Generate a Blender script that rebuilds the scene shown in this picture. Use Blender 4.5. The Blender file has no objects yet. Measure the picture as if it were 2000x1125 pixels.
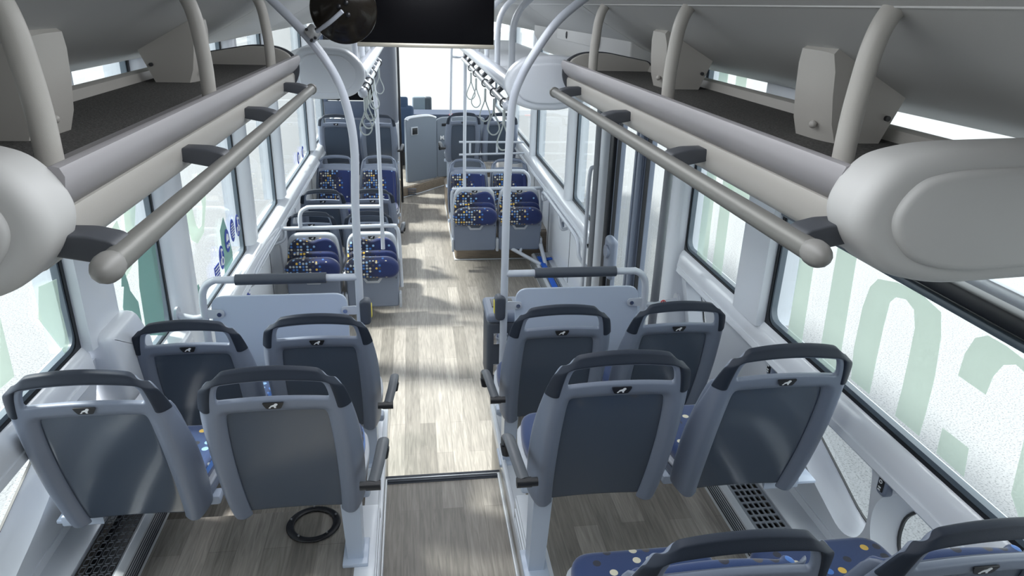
import bpy, bmesh, math, random
from mathutils import Vector, Matrix
random.seed(7)
C = bpy.context.scene.collection
# ---------------------------------------------------------------- camera
cam_d = bpy.data.cameras.new('camera'); cam = bpy.data.objects.new('camera', cam_d); C.objects.link(cam)
cam_d.sensor_width = 36; cam_d.lens = 1365 / 2000 * 36; cam_d.clip_start = .02; cam_d.clip_end = 500
# rows: bus axes (right, forward, up) expressed in camera axes (right, down, forward)
RB = ((0.9905422, -0.02513714, 0.13488617), (-0.13444585, -0.37409558, 0.91759294), (0.02739466, -0.92704942, -0.37393705))
cam.matrix_world = Matrix(((RB[0][0], -RB[0][1], -RB[0][2], 0), (RB[1][0], -RB[1][1], -RB[1][2], 0),
                           (RB[2][0], -RB[2][1], -RB[2][2], 2.4), (0, 0, 0, 1)))
bpy.context.scene.camera = cam
# ---------------------------------------------------------------- world, sun, exposure
vs = bpy.context.scene.view_settings
vs.view_transform = 'Standard'; vs.look = 'None'; vs.exposure = 0.88; vs.gamma = 1; vs.use_curve_mapping = False
W = bpy.data.worlds.new('bright_haze'); bpy.context.scene.world = W; W.use_nodes = True
bg = W.node_tree.nodes['Background']; bg.inputs[0].default_value = (.90, .95, 1.0, 1); bg.inputs[1].default_value = 1.5
sd = bpy.data.lights.new('sun', 'SUN'); sd.energy = 5.2; sd.angle = math.radians(7.0); sd.color = (1, .97, .92)
sun = bpy.data.objects.new('sun', sd); C.objects.link(sun)
sun.rotation_euler = Vector((1.0, -.25, -1.33)).to_track_quat('-Z', 'Y').to_euler()

# unseen area lights added below the ceiling to brighten the interior
for ly in (.9, 2.6, 4.6, 6.8, 9.0):
    ld = bpy.data.lights.new('ceiling_lamp', 'AREA'); ld.shape = 'RECTANGLE'; ld.size = .5; ld.size_y = 1.5; ld.energy = 7; ld.color = (.93, .96, 1.0)
    lo = bpy.data.objects.new('ceiling_lamp', ld); C.objects.link(lo); lo.location = (.10, ly, 2.53)

# ---------------------------------------------------------------- materials
MATS = {}
def nd(nt, t, **k):
    n = nt.nodes.new(t)
    for a, b in k.items(): setattr(n, a, b)
    return n
def mat(name, col, rough=.5, metal=0, spec=.5, bump=0, bscale=300, var=0, coat=0):
    m = bpy.data.materials.new(name); m.use_nodes = True; nt = m.node_tree; p = nt.nodes['Principled BSDF']
    p.inputs['Base Color'].default_value = (*col, 1); p.inputs['Roughness'].default_value = rough
    p.inputs['Metallic'].default_value = metal; p.inputs['Specular IOR Level'].default_value = spec
    p.inputs['Coat Weight'].default_value = coat
    tc = nd(nt, 'ShaderNodeTexCoord')
    if bump:
        n = nd(nt, 'ShaderNodeTexNoise'); n.inputs['Scale'].default_value = bscale; n.inputs['Detail'].default_value = 2
        b = nd(nt, 'ShaderNodeBump'); b.inputs['Strength'].default_value = bump; b.inputs['Distance'].default_value = .002
        nt.links.new(tc.outputs['Object'], n.inputs['Vector']); nt.links.new(n.outputs[0], b.inputs['Height'])
        nt.links.new(b.outputs[0], p.inputs['Normal'])
    if var:
        n = nd(nt, 'ShaderNodeTexNoise'); n.inputs['Scale'].default_value = bscale * .6; n.inputs['Detail'].default_value = 4
        r = nd(nt, 'ShaderNodeMapRange'); r.inputs['From Min'].default_value = .3; r.inputs['From Max'].default_value = .7
        r.inputs['To Min'].default_value = 1 - var; r.inputs['To Max'].default_value = 1 + var
        x = nd(nt, 'ShaderNodeMix', data_type='RGBA', blend_type='MULTIPLY'); x.inputs[0].default_value = 1
        x.inputs[6].default_value = (*col, 1)
        nt.links.new(tc.outputs['Object'], n.inputs['Vector']); nt.links.new(n.outputs[0], r.inputs[0])
        nt.links.new(r.outputs[0], x.inputs[7]); nt.links.new(x.outputs[2], p.inputs['Base Color'])
    MATS[name] = m; return m
SHELL = mat('seat_shell_grey', (.175, .205, .27), .38, bump=.15, bscale=900)
PANEL = mat('seat_back_panel_gloss', (.07, .09, .125), .17, coat=.3)
GRIP = mat('seat_handle_dark', (.018, .025, .040), .55, spec=.3, bump=.15, bscale=900)
RIM = mat('seat_rim_pale', (.42, .45, .50), .4)
BLACK = mat('black_plastic', (.012, .013, .016), .35)
SILVER = mat('silver_mark', (.75, .77, .8), .35)
WHITEP = mat('white_painted_panel', (.70, .735, .79), .32, coat=.2)
SILLM = mat('white_sill_gloss', (.74, .77, .82), .18, coat=.5)
TUBE = mat('pale_painted_tube', (.50, .535, .60), .3, coat=.3)
RACKP = mat('rack_warm_grey_plastic', (.43, .415, .385), .42, bump=.1, bscale=700)
RACKL = mat('rack_lilac_grey_strip', (.33, .318, .33), .45)
CAPW = mat('rack_end_cap_white', (.50, .50, .49), .5)
CARPET = mat('rack_carpet_charcoal', (.055, .053, .05), .95, bump=1, bscale=260, var=.6)
STEEL = mat('brushed_steel', (.55, .56, .57), .28, metal=.85)
ARMG = mat('armrest_grey', (.10, .11, .125), .45)
ALU = mat('pale_aluminium_trim', (.66, .69, .73), .28, metal=.35)
DGREY = mat('dark_grey_rubber', (.055, .065, .085), .5)
CLAMP = mat('clamp_dark_grey', (.05, .055, .065), .5)
CEIL = mat('ceiling_pale_grey', (.50, .50, .49), .6, bump=.1, bscale=500)
COVE = mat('ceiling_cove_grey', (.40, .40, .39), .6, bump=.1, bscale=500)
GASKET = mat('window_gasket_black', (.01, .012, .016), .4)
FRAMEG = mat('window_frame_slate', (.10, .13, .16), .35)
POLEG = mat('grey_door_pole', (.17, .18, .20), .35)
BARR = mat('barrier_panel_pale_blue', (.50, .57, .69), .35, coat=.2)
CABG = mat('cab_door_grey', (.20, .235, .285), .4, bump=.1, bscale=500)
CABD = mat('cab_dark_blue_grey', (.06, .08, .125), .45)
COLM = mat('column_grey', (.13, .145, .18), .3)
SCREEN = mat('monitor_screen_black', (.003, .003, .004), .3, spec=.15)
GOLD = mat('monitor_trim_champagne', (.52, .49, .42), .35, metal=.5)
MIRB = mat('mirror_back_black', (.010, .008, .006), .2, spec=.3, coat=.15)
YEL = mat('yellow_button', (.8, .68, .05), .4)
RED = mat('red_mark', (.6, .03, .02), .4)
BLUEM = mat('blue_webbing', (.01, .10, .52), .6)
BLUEW = mat('blue_sticker', (.02, .05, .38), .4)
WHITES = mat('white_print', (.85, .87, .9), .5)
STRAP = mat('strap_pale_grey', (.38, .42, .42), .4)
CHROME = mat('chrome_bracket', (.72, .74, .78), .15, metal=1)
GRILLE = mat('heater_grille_grey', (.20, .22, .25), .4)
BALL = mat('rail_end_warm_grey', (.22, .215, .205), .45)
RAILM = mat('rail_matte_warm_metal', (.20, .198, .185), .48, metal=.4)
BULB = mat('light_lens', (.8, .8, .8), .3)
TEAL = mat('driver_seat_blue', (.03, .06, .12), .7)

def fabric(name, plain, pitch=.0245, rad=.36):
    m = bpy.data.materials.new(name); m.use_nodes = True; nt = m.node_tree; p = nt.nodes['Principled BSDF']; L = nt.links.new
    uv = nd(nt, 'ShaderNodeUVMap'); uv.uv_map = 'UVMap'
    sc = nd(nt, 'ShaderNodeVectorMath', operation='SCALE'); sc.inputs[3].default_value = 1 / pitch
    L(uv.outputs[0], sc.inputs[0])
    fl = nd(nt, 'ShaderNodeVectorMath', operation='FLOOR'); fr = nd(nt, 'ShaderNodeVectorMath', operation='FRACTION')
    L(sc.outputs[0], fl.inputs[0]); L(sc.outputs[0], fr.inputs[0])
    sb = nd(nt, 'ShaderNodeVectorMath', operation='SUBTRACT'); sb.inputs[1].default_value = (.5, .5, 0); L(fr.outputs[0], sb.inputs[0])
    ln = nd(nt, 'ShaderNodeVectorMath', operation='LENGTH'); L(sb.outputs[0], ln.inputs[0])
    lt = nd(nt, 'ShaderNodeMath', operation='LESS_THAN'); lt.inputs[1].default_value = rad; L(ln.outputs['Value'], lt.inputs[0])
    ring = nd(nt, 'ShaderNodeMath', operation='GREATER_THAN'); ring.inputs[1].default_value = .10; L(ln.outputs['Value'], ring.inputs[0])
    wn = nd(nt, 'ShaderNodeTexWhiteNoise', noise_dimensions='3D'); L(fl.outputs[0], wn.inputs['Vector'])
    # how lively the dots are: strong on one side of the seat, fading to the other
    sx = nd(nt, 'ShaderNodeSeparateXYZ'); L(uv.outputs[0], sx.inputs[0])
    mr = nd(nt, 'ShaderNodeMapRange'); mr.inputs['From Min'].default_value = -.03; mr.inputs['From Max'].default_value = .07
    if plain: mr.inputs['From Min'].default_value = -.20; mr.inputs['From Max'].default_value = .18; mr.inputs['To Min'].default_value = .15; mr.inputs['To Max'].default_value = .99
    else: mr.inputs['To Min'].default_value = .0; mr.inputs['To Max'].default_value = .93
    L(sx.outputs[0], mr.inputs[0])
    gt = nd(nt, 'ShaderNodeMath', operation='GREATER_THAN'); L(wn.outputs['Value'], gt.inputs[0]); L(mr.outputs[0], gt.inputs[1])
    mk = nd(nt, 'ShaderNodeMath', operation='MULTIPLY'); L(lt.outputs[0], mk.inputs[0]); L(gt.outputs[0], mk.inputs[1])
    cr = nd(nt, 'ShaderNodeValToRGB'); cr.color_ramp.interpolation = 'CONSTANT'
    cols = [(0, (.012, .014, .03)), (.30, (.42, .45, .45)), (.46, (.62, .58, .45)), (.56, (.05, .17, .50)), (.74, (.06, .055, .06)), (.84, (.70, .45, .07)), (.93, (.25, .42, .65))]
    while len(cr.color_ramp.elements) < len(cols): cr.color_ramp.elements.new(.5)
    for e, (q, cc) in zip(cr.color_ramp.elements, cols): e.position = q; e.color = (*cc, 1)
    sp = nd(nt, 'ShaderNodeSeparateColor'); L(wn.outputs['Color'], sp.inputs[0]); L(sp.outputs[1], cr.inputs[0])
    base = nd(nt, 'ShaderNodeMix', data_type='RGBA')
    base.inputs[6].default_value = (.010, .016, .05, 1) if not plain else (.012, .038, .13, 1)
    base.inputs[7].default_value = (.010, .022, .105, 1) if not plain else (.011, .033, .12, 1)
    bm = nd(nt, 'ShaderNodeMapRange'); bm.inputs['From Min'].default_value = -.02; bm.inputs['From Max'].default_value = .06; L(sx.outputs[0], bm.inputs[0])
    L(bm.outputs[0], base.inputs[0])
    mx = nd(nt, 'ShaderNodeMix', data_type='RGBA'); L(mk.outputs[0], mx.inputs[0]); L(base.outputs[2], mx.inputs[6]); L(cr.outputs[0], mx.inputs[7])
    L(mx.outputs[2], p.inputs['Base Color']); p.inputs['Roughness'].default_value = .9; p.inputs['Sheen Weight'].default_value = .35
    tc = nd(nt, 'ShaderNodeTexCoord'); n = nd(nt, 'ShaderNodeTexNoise'); n.inputs['Scale'].default_value = 500
    b = nd(nt, 'ShaderNodeBump'); b.inputs['Strength'].default_value = .3; b.inputs['Distance'].default_value = .001
    L(tc.outputs['Object'], n.inputs['Vector']); L(n.outputs[0], b.inputs['Height']); L(b.outputs[0], p.inputs['Normal'])
    return m
FAB = fabric('dotted_navy_fabric', False); FABP = fabric('large_dotted_blue_fabric', True, .036, .30)

def wood(name, c1, c2, pw=.092, pl=.85, rot=math.pi / 2):
    m = bpy.data.materials.new(name); m.use_nodes = True; nt = m.node_tree; p = nt.nodes['Principled BSDF']; L = nt.links.new
    tc = nd(nt, 'ShaderNodeTexCoord'); mp = nd(nt, 'ShaderNodeMapping'); mp.inputs['Rotation'].default_value = (0, 0, rot)
    L(tc.outputs['Object'], mp.inputs['Vector'])
    br = nd(nt, 'ShaderNodeTexBrick'); br.offset = .37; br.offset_frequency = 2; br.inputs['Scale'].default_value = 1
    br.inputs['Brick Width'].default_value = pl; br.inputs['Row Height'].default_value = pw
    br.inputs['Mortar Size'].default_value = .0012; br.inputs['Mortar Smooth'].default_value = .3
    br.inputs['Color1'].default_value = (*c1, 1); br.inputs['Color2'].default_value = (*c2, 1)
    br.inputs['Mortar'].default_value = (*[x * .55 for x in c1], 1)
    L(mp.outputs[0], br.inputs['Vector'])
    m2 = nd(nt, 'ShaderNodeMapping'); m2.inputs['Scale'].default_value = (3, 45, 45); L(mp.outputs[0], m2.inputs['Vector'])
    g = nd(nt, 'ShaderNodeTexNoise'); g.inputs['Scale'].default_value = 1.6; g.inputs['Detail'].default_value = 8; g.inputs['Distortion'].default_value = 1.2
    L(m2.outputs[0], g.inputs['Vector'])
    mr = nd(nt, 'ShaderNodeMapRange'); mr.inputs['From Min'].default_value = .3; mr.inputs['From Max'].default_value = .7
    mr.inputs['To Min'].default_value = .72; mr.inputs['To Max'].default_value = 1.22; L(g.outputs[0], mr.inputs[0])
    x = nd(nt, 'ShaderNodeMix', data_type='RGBA', blend_type='MULTIPLY'); x.inputs[0].default_value = 1
    L(br.outputs[0], x.inputs[6]); L(mr.outputs[0], x.inputs[7]); L(x.outputs[2], p.inputs['Base Color'])
    p.inputs['Roughness'].default_value = .42
    return m
WOOD = wood('vinyl_wood_planks', (.33, .305, .275), (.195, .180, .16))
WOODX = wood('vinyl_wood_riser', (.30, .245, .19), (.20, .165, .13), pw=.13, rot=0)

def glassm(name, tint, refl=.10, rough=0):
    m = bpy.data.materials.new(name); m.use_nodes = True; nt = m.node_tree; L = nt.links.new
    for n in list(nt.nodes): nt.nodes.remove(n)
    o = nd(nt, 'ShaderNodeOutputMaterial'); t = nd(nt, 'ShaderNodeBsdfTransparent'); t.inputs[0].default_value = (*tint, 1)
    g = nd(nt, 'ShaderNodeBsdfGlossy'); g.inputs['Roughness'].default_value = rough
    lw = nd(nt, 'ShaderNodeLayerWeight'); pw = nd(nt, 'ShaderNodeMath', operation='POWER'); pw.inputs[1].default_value = 4; L(lw.outputs['Facing'], pw.inputs[0])
    fr = nd(nt, 'ShaderNodeMapRange'); fr.inputs['To Min'].default_value = .02; fr.inputs['To Max'].default_value = .45; L(pw.outputs[0], fr.inputs[0])
    x = nd(nt, 'ShaderNodeMixShader'); L(fr.outputs[0], x.inputs[0]); L(t.outputs[0], x.inputs[1]); L(g.outputs[0], x.inputs[2]); L(x.outputs[0], o.inputs[0])
    return m
GLASS = glassm('window_glass', (.95, .975, .965))
def decalm(name, col, op):
    m = bpy.data.materials.new(name); m.use_nodes = True; nt = m.node_tree; L = nt.links.new
    for n in list(nt.nodes): nt.nodes.remove(n)
    o = nd(nt, 'ShaderNodeOutputMaterial'); t = nd(nt, 'ShaderNodeBsdfTransparent'); t.inputs[0].default_value = (*col, 1)
    g = nd(nt, 'ShaderNodeBsdfDiffuse'); g.inputs[0].default_value = (*col, 1)
    x = nd(nt, 'ShaderNodeMixShader'); x.inputs[0].default_value = op; L(t.outputs[0], x.inputs[1]); L(g.outputs[0], x.inputs[2]); L(x.outputs[0], o.inputs[0])
    return m
DECG = decalm('pale_green_film', (.90, .965, .91), .30)
DECT = decalm('teal_green_film', (.40, .56, .53), .45)

def asphalt():
    m = bpy.data.materials.new('asphalt'); m.use_nodes = True; nt = m.node_tree; p = nt.nodes['Principled BSDF']; L = nt.links.new
    tc = nd(nt, 'ShaderNodeTexCoord'); n = nd(nt, 'ShaderNodeTexNoise'); n.inputs['Scale'].default_value = 75; n.inputs['Detail'].default_value = 3
    L(tc.outputs['Object'], n.inputs['Vector'])
    cr = nd(nt, 'ShaderNodeValToRGB'); e = cr.color_ramp.elements; e[0].position = .30; e[0].color = (.10, .105, .11, 1); e[1].position = .50; e[1].color = (.235, .24, .25, 1)
    L(n.outputs[0], cr.inputs[0]); L(cr.outputs[0], p.inputs['Base Color']); p.inputs['Roughness'].default_value = .9
    return m
ASPH = asphalt()

# ---------------------------------------------------------------- mesh helpers
CX = .10
def mkobj(name, me, m=None, parent=None, loc=None, rot=None):
    o = bpy.data.objects.new(name, me); C.objects.link(o)
    if m: me.materials.append(m)
    if parent: o.parent = parent
    if loc: o.location = loc
    if rot: o.rotation_euler = rot
    return o
def empty(name, loc=(0, 0, 0), rz=0):
    o = bpy.data.objects.new(name, None); C.objects.link(o); o.location = loc; o.rotation_euler = (0, 0, rz); o.empty_display_size = .1
    return o
def tag(o, label=None, cat=None, group=None, kind=None):
    if label: o['label'] = label
    if cat: o['category'] = cat
    if group: o['group'] = group
    if kind: o['kind'] = kind
    return o
def shade(me, ang=40):
    for p in me.polygons: p.use_smooth = True
    try: me.set_sharp_from_angle(angle=math.radians(ang))
    except Exception: pass
class MB:
    """collects shapes into one mesh"""
    def __init__(s): s.bm = bmesh.new()
    def box(s, c, d, bev=.0, seg=2, rot=None):
        t = bmesh.new(); bmesh.ops.create_cube(t, size=1); bmesh.ops.scale(t, vec=d, verts=t.verts)
        if bev: bmesh.ops.bevel(t, geom=list(t.edges), offset=min(bev, min(d) * .49), segments=seg, affect='EDGES', profile=.5)
        if rot: bmesh.ops.rotate(t, cent=(0, 0, 0), matrix=rot, verts=t.verts)
        bmesh.ops.translate(t, vec=c, verts=t.verts); s.add(t); return s
    def add(s, t):
        me = bpy.data.meshes.new('t'); t.to_mesh(me); t.free(); s.bm.from_mesh(me); bpy.data.meshes.remove(me)
    def raw(s, vs, fs):
        t = bmesh.new(); v = [t.verts.new(p) for p in vs]
        for f in fs:
            try: t.faces.new([v[i] for i in f])
            except ValueError: pass
        bmesh.ops.recalc_face_normals(t, faces=t.faces); s.add(t); return s
    def tube(s, pts, r, n=14, smooth=0, cap=True, sq=None):
        P = [Vector(p) for p in pts]
        if smooth:
            Q = []
            for i in range(len(P) - 1):
                a, b, c, d = P[max(i - 1, 0)], P[i], P[i + 1], P[min(i + 2, len(P) - 1)]
                for k in range(smooth):
                    t = k / smooth
                    Q.append(.5 * ((2 * b) + (-a + c) * t + (2 * a - 5 * b + 4 * c - d) * t * t + (-a + 3 * b - 3 * c + d) * t ** 3))
            Q.append(P[-1]); P = Q
        R = r if isinstance(r, (list, tuple)) else [r] * len(P)
        if len(R) != len(P): R = [R[int(i * (len(R) - 1) / (len(P) - 1))] for i in range(len(P))]
        vs, fs = [], []; up = None
        for i, p in enumerate(P):
            d = (P[min(i + 1, len(P) - 1)] - P[max(i - 1, 0)]).normalized()
            if up is None:
                up = d.orthogonal().normalized()
                if sq: up = (Vector(sq[2]) - d * d.dot(Vector(sq[2]))).normalized()
            up = (up - d * d.dot(up)).normalized(); sd_ = d.cross(up)
            for k in range(n):
                a = 2 * math.pi * k / n
                kx, ky = (sq[0], sq[1]) if sq else (1, 1)
                vs.append(p + (up * math.cos(a) * ky + sd_ * math.sin(a) * kx) * R[i])
        for i in range(len(P) - 1):
            for k in range(n): fs.append((i * n + k, i * n + (k + 1) % n, (i + 1) * n + (k + 1) % n, (i + 1) * n + k))
        if cap: fs.append(tuple(range(n))); fs.append(tuple((len(P) - 1) * n + k for k in range(n)))
        return s.raw(vs, fs)
    def cyl(s, a, b, r, n=20, r2=None): return s.tube([a, b], [r, r if r2 is None else r2], n)
    def ball(s, c, r, sc=(1, 1, 1), n=16):
        t = bmesh.new(); bmesh.ops.create_uvsphere(t, u_segments=n, v_segments=n // 2, radius=r)
        bmesh.ops.scale(t, vec=sc, verts=t.verts); bmesh.ops.translate(t, vec=c, verts=t.verts); s.add(t); return s
    def torus(s, c, R, r, axis='Z', n=40, m=10, sc=(1, 1)):
        vs, fs = [], []
        for i in range(n):
            a = 2 * math.pi * i / n
            for k in range(m):
                b = 2 * math.pi * k / m; q = (math.cos(a) * (R * sc[0] + r * math.cos(b)), math.sin(a) * (R * sc[1] + r * math.cos(b)), r * math.sin(b))
                if axis == 'X': q = (q[2], q[0], q[1])
                if axis == 'Y': q = (q[0], q[2], q[1])
                vs.append((c[0] + q[0], c[1] + q[1], c[2] + q[2]))
        for i in range(n):
            for k in range(m): fs.append((i * m + k, ((i + 1) % n) * m + k, ((i + 1) % n) * m + (k + 1) % m, i * m + (k + 1) % m))
        return s.raw(vs, fs)
    def prism(s, poly, t0, t1, axis='Y', bev=0, seg=3):
        """extrude a 2D polygon: axis Y -> (x,z), axis X -> (y,z), axis Z -> (x,y)"""
        t = bmesh.new()
        def P(q, h): return (q[0], h, q[1]) if axis == 'Y' else ((h, q[0], q[1]) if axis == 'X' else (q[0], q[1], h))
        a = [t.verts.new(P(q, t0)) for q in poly]; b = [t.verts.new(P(q, t1)) for q in poly]; n = len(poly)
        f1 = t.faces.new(a); f2 = t.faces.new(b[::-1])
        for i in range(n): t.faces.new((a[i], b[i], b[(i + 1) % n], a[(i + 1) % n]))
        bmesh.ops.recalc_face_normals(t, faces=t.faces)
        if bev:
            ed = [e for e in t.edges if (f1 in e.link_faces or f2 in e.link_faces)]
            bmesh.ops.bevel(t, geom=ed, offset=bev, segments=seg, affect='EDGES', profile=.5)
        bmesh.ops.triangulate(t, faces=[f for f in t.faces if len(f.verts) > 4])
        s.add(t); return s
    def disc_lathe(s, prof, c, n=40, mtx=None):
        vs, fs = [], []
        for i in range(n):
            a = 2 * math.pi * i / n
            for r, h in prof:
                q = Vector((r * math.cos(a), r * math.sin(a), h))
                if mtx: q = mtx @ q
                vs.append(q + Vector(c))
        k = len(prof)
        for i in range(n):
            for j in range(k - 1): fs.append((i * k + j, ((i + 1) % n) * k + j, ((i + 1) % n) * k + j + 1, i * k + j + 1))
        t = bmesh.new(); v = [t.verts.new(p) for p in vs]
        for f in fs: t.faces.new([v[i] for i in f])
        bmesh.ops.remove_doubles(t, verts=t.verts, dist=1e-5); bmesh.ops.recalc_face_normals(t, faces=t.faces); s.add(t); return s
    def build(s, name, m, parent=None, loc=None, rot=None, ang=40):
        me = bpy.data.meshes.new(name); s.bm.to_mesh(me); s.bm.free(); shade(me, ang)
        return mkobj(name, me, m, parent, loc, rot)
def smooth_poly(poly, r=.03, n=5):
    """round the corners of a 2D polygon"""
    out = []; N = len(poly)
    for i in range(N):
        p, q, w = Vector(poly[i - 1]), Vector(poly[i]), Vector(poly[(i + 1) % N])
        a, b = (p - q), (w - q); ra = min(r, a.length * .48); rb = min(r, b.length * .48)
        A, B = q + a.normalized() * ra, q + b.normalized() * rb
        for k in range(n + 1):
            t = k / n; out.append(tuple(A * (1 - t) ** 2 + q * 2 * t * (1 - t) + B * t * t))
    return out
def plate(name, outer, holes, x, th, m, parent=None, bev=.0, plane='X', close=True):
    """a plate with holes: 2D curve, filled and extruded; plane X -> points are (y,z) at x; plane Z -> (x,y) at z"""
    cu = bpy.data.curves.new(name, 'CURVE'); cu.dimensions = '2D'; cu.fill_mode = 'BOTH'; cu.extrude = th / 2 - bev; cu.bevel_depth = bev; cu.bevel_resolution = 2
    cu.offset = -bev
    for ring in [outer] + list(holes):
        sp = cu.splines.new('POLY'); sp.points.add(len(ring) - 1)
        for i, q in enumerate(ring): sp.points[i].co = (q[0], q[1], 0, 1)
        sp.use_cyclic_u = True
    co = bpy.data.objects.new('tmp', cu); C.objects.link(co)
    me = bpy.data.meshes.new_from_object(co.evaluated_get(bpy.context.evaluated_depsgraph_get()))
    bpy.data.objects.remove(co); bpy.data.curves.remove(cu)
    if plane == 'X': me.transform(Matrix(((0, 0, 1, x), (1, 0, 0, 0), (0, 1, 0, 0), (0, 0, 0, 1))))
    elif plane == 'Y': me.transform(Matrix(((1, 0, 0, 0), (0, 0, 1, x), (0, 1, 0, 0), (0, 0, 0, 1))))
    else: me.transform(Matrix.Translation((0, 0, x)))
    me.materials.clear(); shade(me, 35)
    return mkobj(name, me, m, parent)
def rect(y0, z0, y1, z1, r=.04, n=5): return smooth_poly([(y0, z0), (y1, z0), (y1, z1), (y0, z1)], r, n)
def radial(poly, c, N=56):
    out = []
    for k in range(N):
        a = 2 * math.pi * k / N; d = (math.cos(a), math.sin(a)); best = 0
        for i in range(len(poly)):
            p, q = poly[i - 1], poly[i]; ex, ey = q[0] - p[0], q[1] - p[1]; den = d[0] * ey - d[1] * ex
            if abs(den) < 1e-9: continue
            px, py = p[0] - c[0], p[1] - c[1]; t = (px * ey - py * ex) / den; u = (px * d[1] - py * d[0]) / den
            if t > 0 and -1e-6 <= u <= 1 + 1e-6: best = max(best, t)
        out.append((c[0] + d[0] * best, c[1] + d[1] * best))
    return out
def kids(o): return [c for c in bpy.data.objects if c.parent == o]
def copy_tree(o, parent=None):
    c = o.copy(); C.objects.link(c); c.parent = parent
    for ch in kids(o): copy_tree(ch, c)
    return c
def X(a, s): return CX + s * a        # a metres from the middle of the bus, s=+1 right, -1 left
SIDE = {1: 'right', -1: 'left'}

# ================================================================ STRUCTURE
GA = 1.22                       # window glass, metres from the middle
YN, YF = .25, 11.6              # rear and front ends that are built
def S(o): o['kind'] = 'structure'; return o

S(MB().box((0, 5, -.42), (120, 160, .04)).build('floor_ground_outside', ASPH))
# low floor, raised rear aisle, side platforms
S(MB().box((CX, 7.1, -.03), (2.56, 9.2, .06)).build('floor', WOOD))
S(MB().box((CX - .005, 1.41, .15), (.60, 2.75, .30)).build('floor_rear_aisle', WOOD))
for s in (1, -1):
    o = empty('floor_platform_' + SIDE[s]); S(o)
    x0, x1 = .275, 1.34
    m = MB(); m.box((X((x0 + x1) / 2, s), 2.66, .24), (x1 - x0, .92, .48), .004); m.box((X((x0 + x1) / 2, s), 1.21, .31), (x1 - x0, 1.99, .62), .004); m.build('platform_floor', WOOD, o)
    m = MB()                                                            # white aluminium skirting along the aisle
    m.box((X(.268, s), 1.66, .475), (.022, 2.86, .06), .006); m.box((X(.272, s), 1.22, .56), (.026, 1.98, .10), .006)
    m.box((X(.30, s), 1.22, .615), (.07, 1.98, .014), .004); m.box((X(.30, s), 2.66, .483), (.07, .9, .014), .004)
    m.box((X(.262, s), 1.2, .585), (.016, 1.94, .012), .003); m.box((X(.262, s), 1.2, .545), (.016, 1.94, .008), .003)
    m.build('edge_trim', WHITEP, o)
    m = MB(); m.box((X(.268, s), 1.4, .307), (.016, 2.74, .012), .004); m.build('base_trim', ALU, o)
m = MB()
for k, (dy, dz) in enumerate(((0, 0), (.018, 0), (.036, -.004))): m.box((CX, 2.756 + dy, .306 + dz), (.565, .012, .012), .004)
m.box((CX, 2.775, .298), (.57, .06, .012), .003)
no = m.build('step_edge', DGREY); S(no); no.name = 'trim_step_edge'
MB().box((CX, 2.772, .309), (.56, .008, .008), .003).build('step_shine_strip', ALU, no)
# front podiums
def podium(n, x0, x1, y0, y1, h):
    o = empty(n); S(o); MB().box(((x0 + x1) / 2, (y0 + y1) / 2, h / 2), (x1 - x0, y1 - y0, h), .03, 4).build('podium_side', WOODX, o)
    MB().box(((x0 + x1) / 2, (y0 + y1) / 2, h + .004), (x1 - x0 - .05, y1 - y0 - .05, .008)).build('podium_top', WOOD, o)
    MB().box(((x0 + x1) / 2, (y0 + y1) / 2, .006), (x1 - x0 + .012, y1 - y0 + .012, .012), .004).build('base_trim', ALU, o)
podium('floor_podium_right', X(.29, 1), X(1.26, 1), 6.67, 9.05, .30)
podium('floor_podium_left', X(-1.26, 1), X(-.27, 1), 7.2, 8.04, .15)
podium('floor_podium_left_front', X(-1.26, 1), X(-.27, 1), 8.05, 8.9, .32)

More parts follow.
